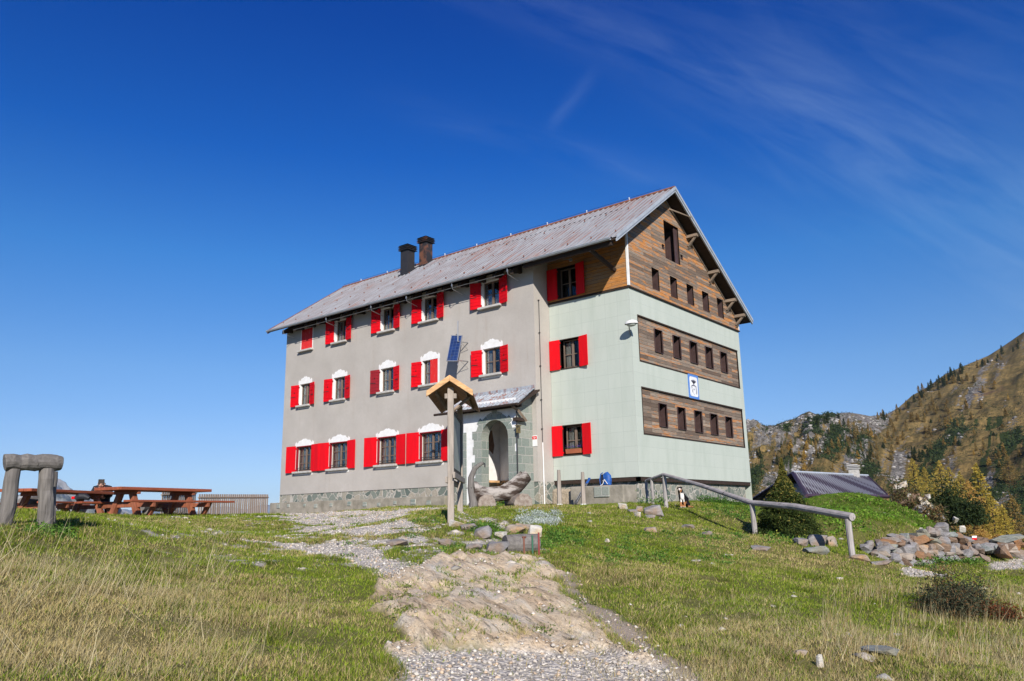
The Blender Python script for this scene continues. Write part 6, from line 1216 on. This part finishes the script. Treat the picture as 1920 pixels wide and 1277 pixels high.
dr = dryness(x, y); tuft = fbm(x*2.2, y*2.2, 3, 140); isdry = r.random(n) < np.clip((dr-.20)*1.45, .04, .93); k = r.random((n, 1)); c = np.where(k < .5, GA+(GB-GA)*k*2, GB+(GC_-GB)*(k*2-1)); lush = np.clip((tuft-.5)*3, 0, 1)[:, None]; lushm = (np.clip((((x-CAM[0])*HF[0]+(y-CAM[1])*HF[1])-19.5)/3, 0, 1)*np.clip((((x-CAM[0])*HR[0]+(y-CAM[1])*HR[1])-6)/2, 0, 1))[:, None]; c = c*(1-.35*lush)*(1-lushm*arr(.45, .25, .3)); c[isdry] = (ST1+(ST2-ST1)*r.random((isdry.sum(), 1)))*r.uniform(.75, 1.15, (isdry.sum(), 1))
clump = np.clip((fbm(x*5.5, y*5.5, 2, 160)-.60)*7, 0, 1)*(fbm(x*.7, y*.7, 2, 161) > .5); bare = fbm(x*3.1, y*3.1, 3, 162) > .675; c = c*(1-.30*clump[:, None]); h = (.010+.020*r.random(n)+.030*np.clip((tuft-.52)*5, 0, 1)*r.random(n)+.008*dr+.05*clump*r.random(n))*np.where(bare, .3, 1)*(1+.012*rad); blades('grass', 'short green and straw coloured mountain turf', x, y, h, (.0024+.0008*rad)*r.uniform(.6, 1.5, n), c, 1.0, 18)
def patch(px0, px1, py0, py1, n, hm, hs, lean, wd, seed, name, label, cols):
    r = np.random.default_rng(seed); X = []; q = [gp(px, py) for px, py in ((px0, py1), (px1, py1), (px1, py0), (px0, py0))]; a, b = r.random((2, n)); cl = fbm(a*5, b*6, 3, seed); ok = cl+r.normal(0, .08, n) > .47; a, b = a[ok], b[ok]
    P = (q[0][None]*(1-a)[:, None]+q[1][None]*a[:, None])*(1-b)[:, None]+(q[3][None]*(1-a)[:, None]+q[2][None]*a[:, None])*b[:, None]; m = len(P); blades(name, label, P[:, 0], P[:, 1], np.abs(r.normal(hm, hs, m)), wd*r.uniform(.7, 1.3, m), colmix(m, cols, seed), lean, seed, .55 if hm > .15 else .2)
STR = [(.52, .43, .24), (.42, .34, .17), (.60, .51, .31)]
patch(-40, 430, 1010, 1140, 900, .30, .14, .5, .0050, 21, 'tall_dry_grass', 'tall pale dry stalks leaning right in the left meadow', STR)
patch(-40, 600, 1120, 1290, 700, .20, .09, .6, .0038, 22, 'tall_dry_grass', 'dry stalks in the lower left corner of the meadow', STR)
patch(-60, 420, 1050, 1290, 9000, .07, .03, .9, .0035, 23, 'dry_tussocks', 'matted straw tussocks in the left foreground', STR+[(.36, .30, .15)])
patch(1540, 1925, 1105, 1260, 5200, .17, .07, .4, .005, 24, 'tall_dry_grass', 'upright tawny dry grass around the juniper at right', STR+[(.40, .28, .13), (.30, .2, .09)])
patch(1250, 1925, 1180, 1290, 11000, .06, .03, .9, .0035, 25, 'dry_tussocks', 'straw coloured matted grass in the lower right corner', STR+[(.42, .33, .17)])
patch(1050, 1500, 1120, 1290, 6000, .05, .025, .9, .0035, 26, 'dry_tussocks', 'straw coloured turf right of the earth path', STR+[(.30, .30, .10)])
def leafpatch(px0, px1, py0, py1, n, size, h, cols, seed, name, label, dist=None):
    r = np.random.default_rng(seed); q = [gp(px, py, 3.5, 32) for px, py in ((px0, py1), (px1, py1), (px1, py0), (px0, py0))]; K = max(6, n//60); a, b = r.random((2, K)); i = r.integers(0, K, n); C0 = (q[0][None]*(1-a)[:, None]+q[1][None]*a[:, None])*(1-b)[:, None]+(q[3][None]*(1-a)[:, None]+q[2][None]*a[:, None])*b[:, None]
    P = C0[i]+r.normal(0, 1, (n, 3))*arr(size*2.6, size*2.6, 0); P[:, 2] = gz(P[:, 0], P[:, 1])+np.abs(r.normal(0, 1, n))*h; V, F, C = leaves(P, size, colmix(n, cols, seed, .3), 1.3, seed, .6); tag(fastmesh(name, V, F, MT['leaf'], {'col': C}), label, 'plants', None, 'stuff')
GRN = [(.07, .16, .02), (.11, .22, .03), (.16, .26, .05), (.05, .11, .02)]
leafpatch(905, 945, 938, 950, 900, .05, .10, GRN, 31, 'dock_leaves', 'bright green dock leaves growing under the log trough')
leafpatch(975, 1045, 960, 984, 5200, .028, .05, [(.42, .46, .42), (.52, .56, .52), (.30, .35, .30)], 32, 'silver_leaf_plants', 'patch of silvery grey ground plants below the trough')
leafpatch(1315, 1400, 932, 943, 1800, .05, .12, GRN[:1]+[(.05, .10, .02)], 33, 'nettles', 'dark green nettles at the base of the gable wall')
leafpatch(1195, 1245, 935, 950, 900, .045, .14, GRN, 34, 'nettles', 'green weeds at the foot of the stone corner')
leafpatch(1700, 1835, 1050, 1060, 1500, .04, .06, GRN, 35, 'wall_plants', 'green plants along the foot of the dry stone wall')
leafpatch(1520, 1740, 960, 1005, 2600, .06, .05, [(.12, .24, .02), (.20, .30, .04), (.08, .16, .02)], 36, 'mound_herbs', 'bright green leafy herbs on the mound')
leafpatch(1440, 1560, 1005, 1020, 1400, .045, .06, GRN+[(.28, .30, .05)], 37, 'mound_herbs', 'leafy herbs around the foot of the spruce')
leafpatch(1320, 1420, 950, 975, 1300, .04, .05, GRN, 38, 'bank_herbs', 'leafy herbs on the bank behind the handrail')
leafpatch(885, 930, 985, 1005, 900, .035, .05, GRN, 39, 'bank_herbs', 'leafy herbs right of the notice board foot')
leafpatch(1010, 1110, 990, 1030, 2200, .03, .04, GRN, 40, 'bank_herbs', 'leafy herbs on the slope right of the rock cluster')
leafpatch(55, 130, 990, 1005, 1100, .03, .05, GRN, 41, 'post_herbs', 'green clover leaves around the foot of the log rail posts')

r = np.random.default_rng(611); n = 9000; K = 60; f = r.random(K); C0 = np.array([at(1682+a*80, 918+a*44+r.uniform(0, 55), 32.6) for a in f]); P = C0[r.integers(0, K, n)]+r.normal(0, .20, (n, 3)); V, F, C = leaves(P, .07, colmix(n, [(.10, .11, .04), (.16, .12, .05), (.07, .06, .035), (.20, .12, .05)], 612), 1.5, 613, .4)
tag(fastmesh('heath', V, F, MT['leaf'], {'col': C}), 'brown heath and moss growing over the outcrop', 'heath', None, 'stuff')

# ---- haze: thin even mountain air
mb = MB(); mb.bb(-9300, 9300, -9300, 9300, -76, 340); hz_ = mb.build('haze', MT['dark']); m = bpy.data.materials.new('thin_air'); m.use_nodes = True; n = m.node_tree; n.nodes.clear(); o_ = n.nodes.new('ShaderNodeOutputMaterial'); v_ = n.nodes.new('ShaderNodeVolumePrincipled'); v_.inputs['Color'].default_value = (.42, .70, 1, 1); v_.inputs['Density'].default_value = .00005; v_.inputs['Anisotropy'].default_value = 0
n.links.new(v_.outputs[0], o_.inputs['Volume']); hz_.data.materials.clear(); hz_.data.materials.append(m); tag(hz_, kind='stuff')

leafpatch(1100, 1400, 1000, 1060, 4200, .030, .035, GRN, 44, 'bank_herbs', 'leafy weeds scattered over the middle of the grassy slope')
leafpatch(640, 900, 985, 1045, 1500, .028, .03, GRN+[(.20, .20, .06)], 45, 'path_weeds', 'small weeds between the slabs beside the gravel path')
leafpatch(720, 1180, 1090, 1200, 1500, .022, .02, [(.16, .20, .04), (.24, .22, .08), (.10, .14, .03)], 46, 'path_weeds', 'tiny plants in the cracks of the bare rock')
leafpatch(900, 1060, 1000, 1040, 1200, .03, .04, GRN, 47, 'bank_herbs', 'leafy weeds around the stones of the rock cluster')
leafpatch(1610, 1860, 1005, 1050, 900, .035, .05, GRN, 48, 'wall_plants', 'ferns and weeds growing from the joints of the dry stone wall')
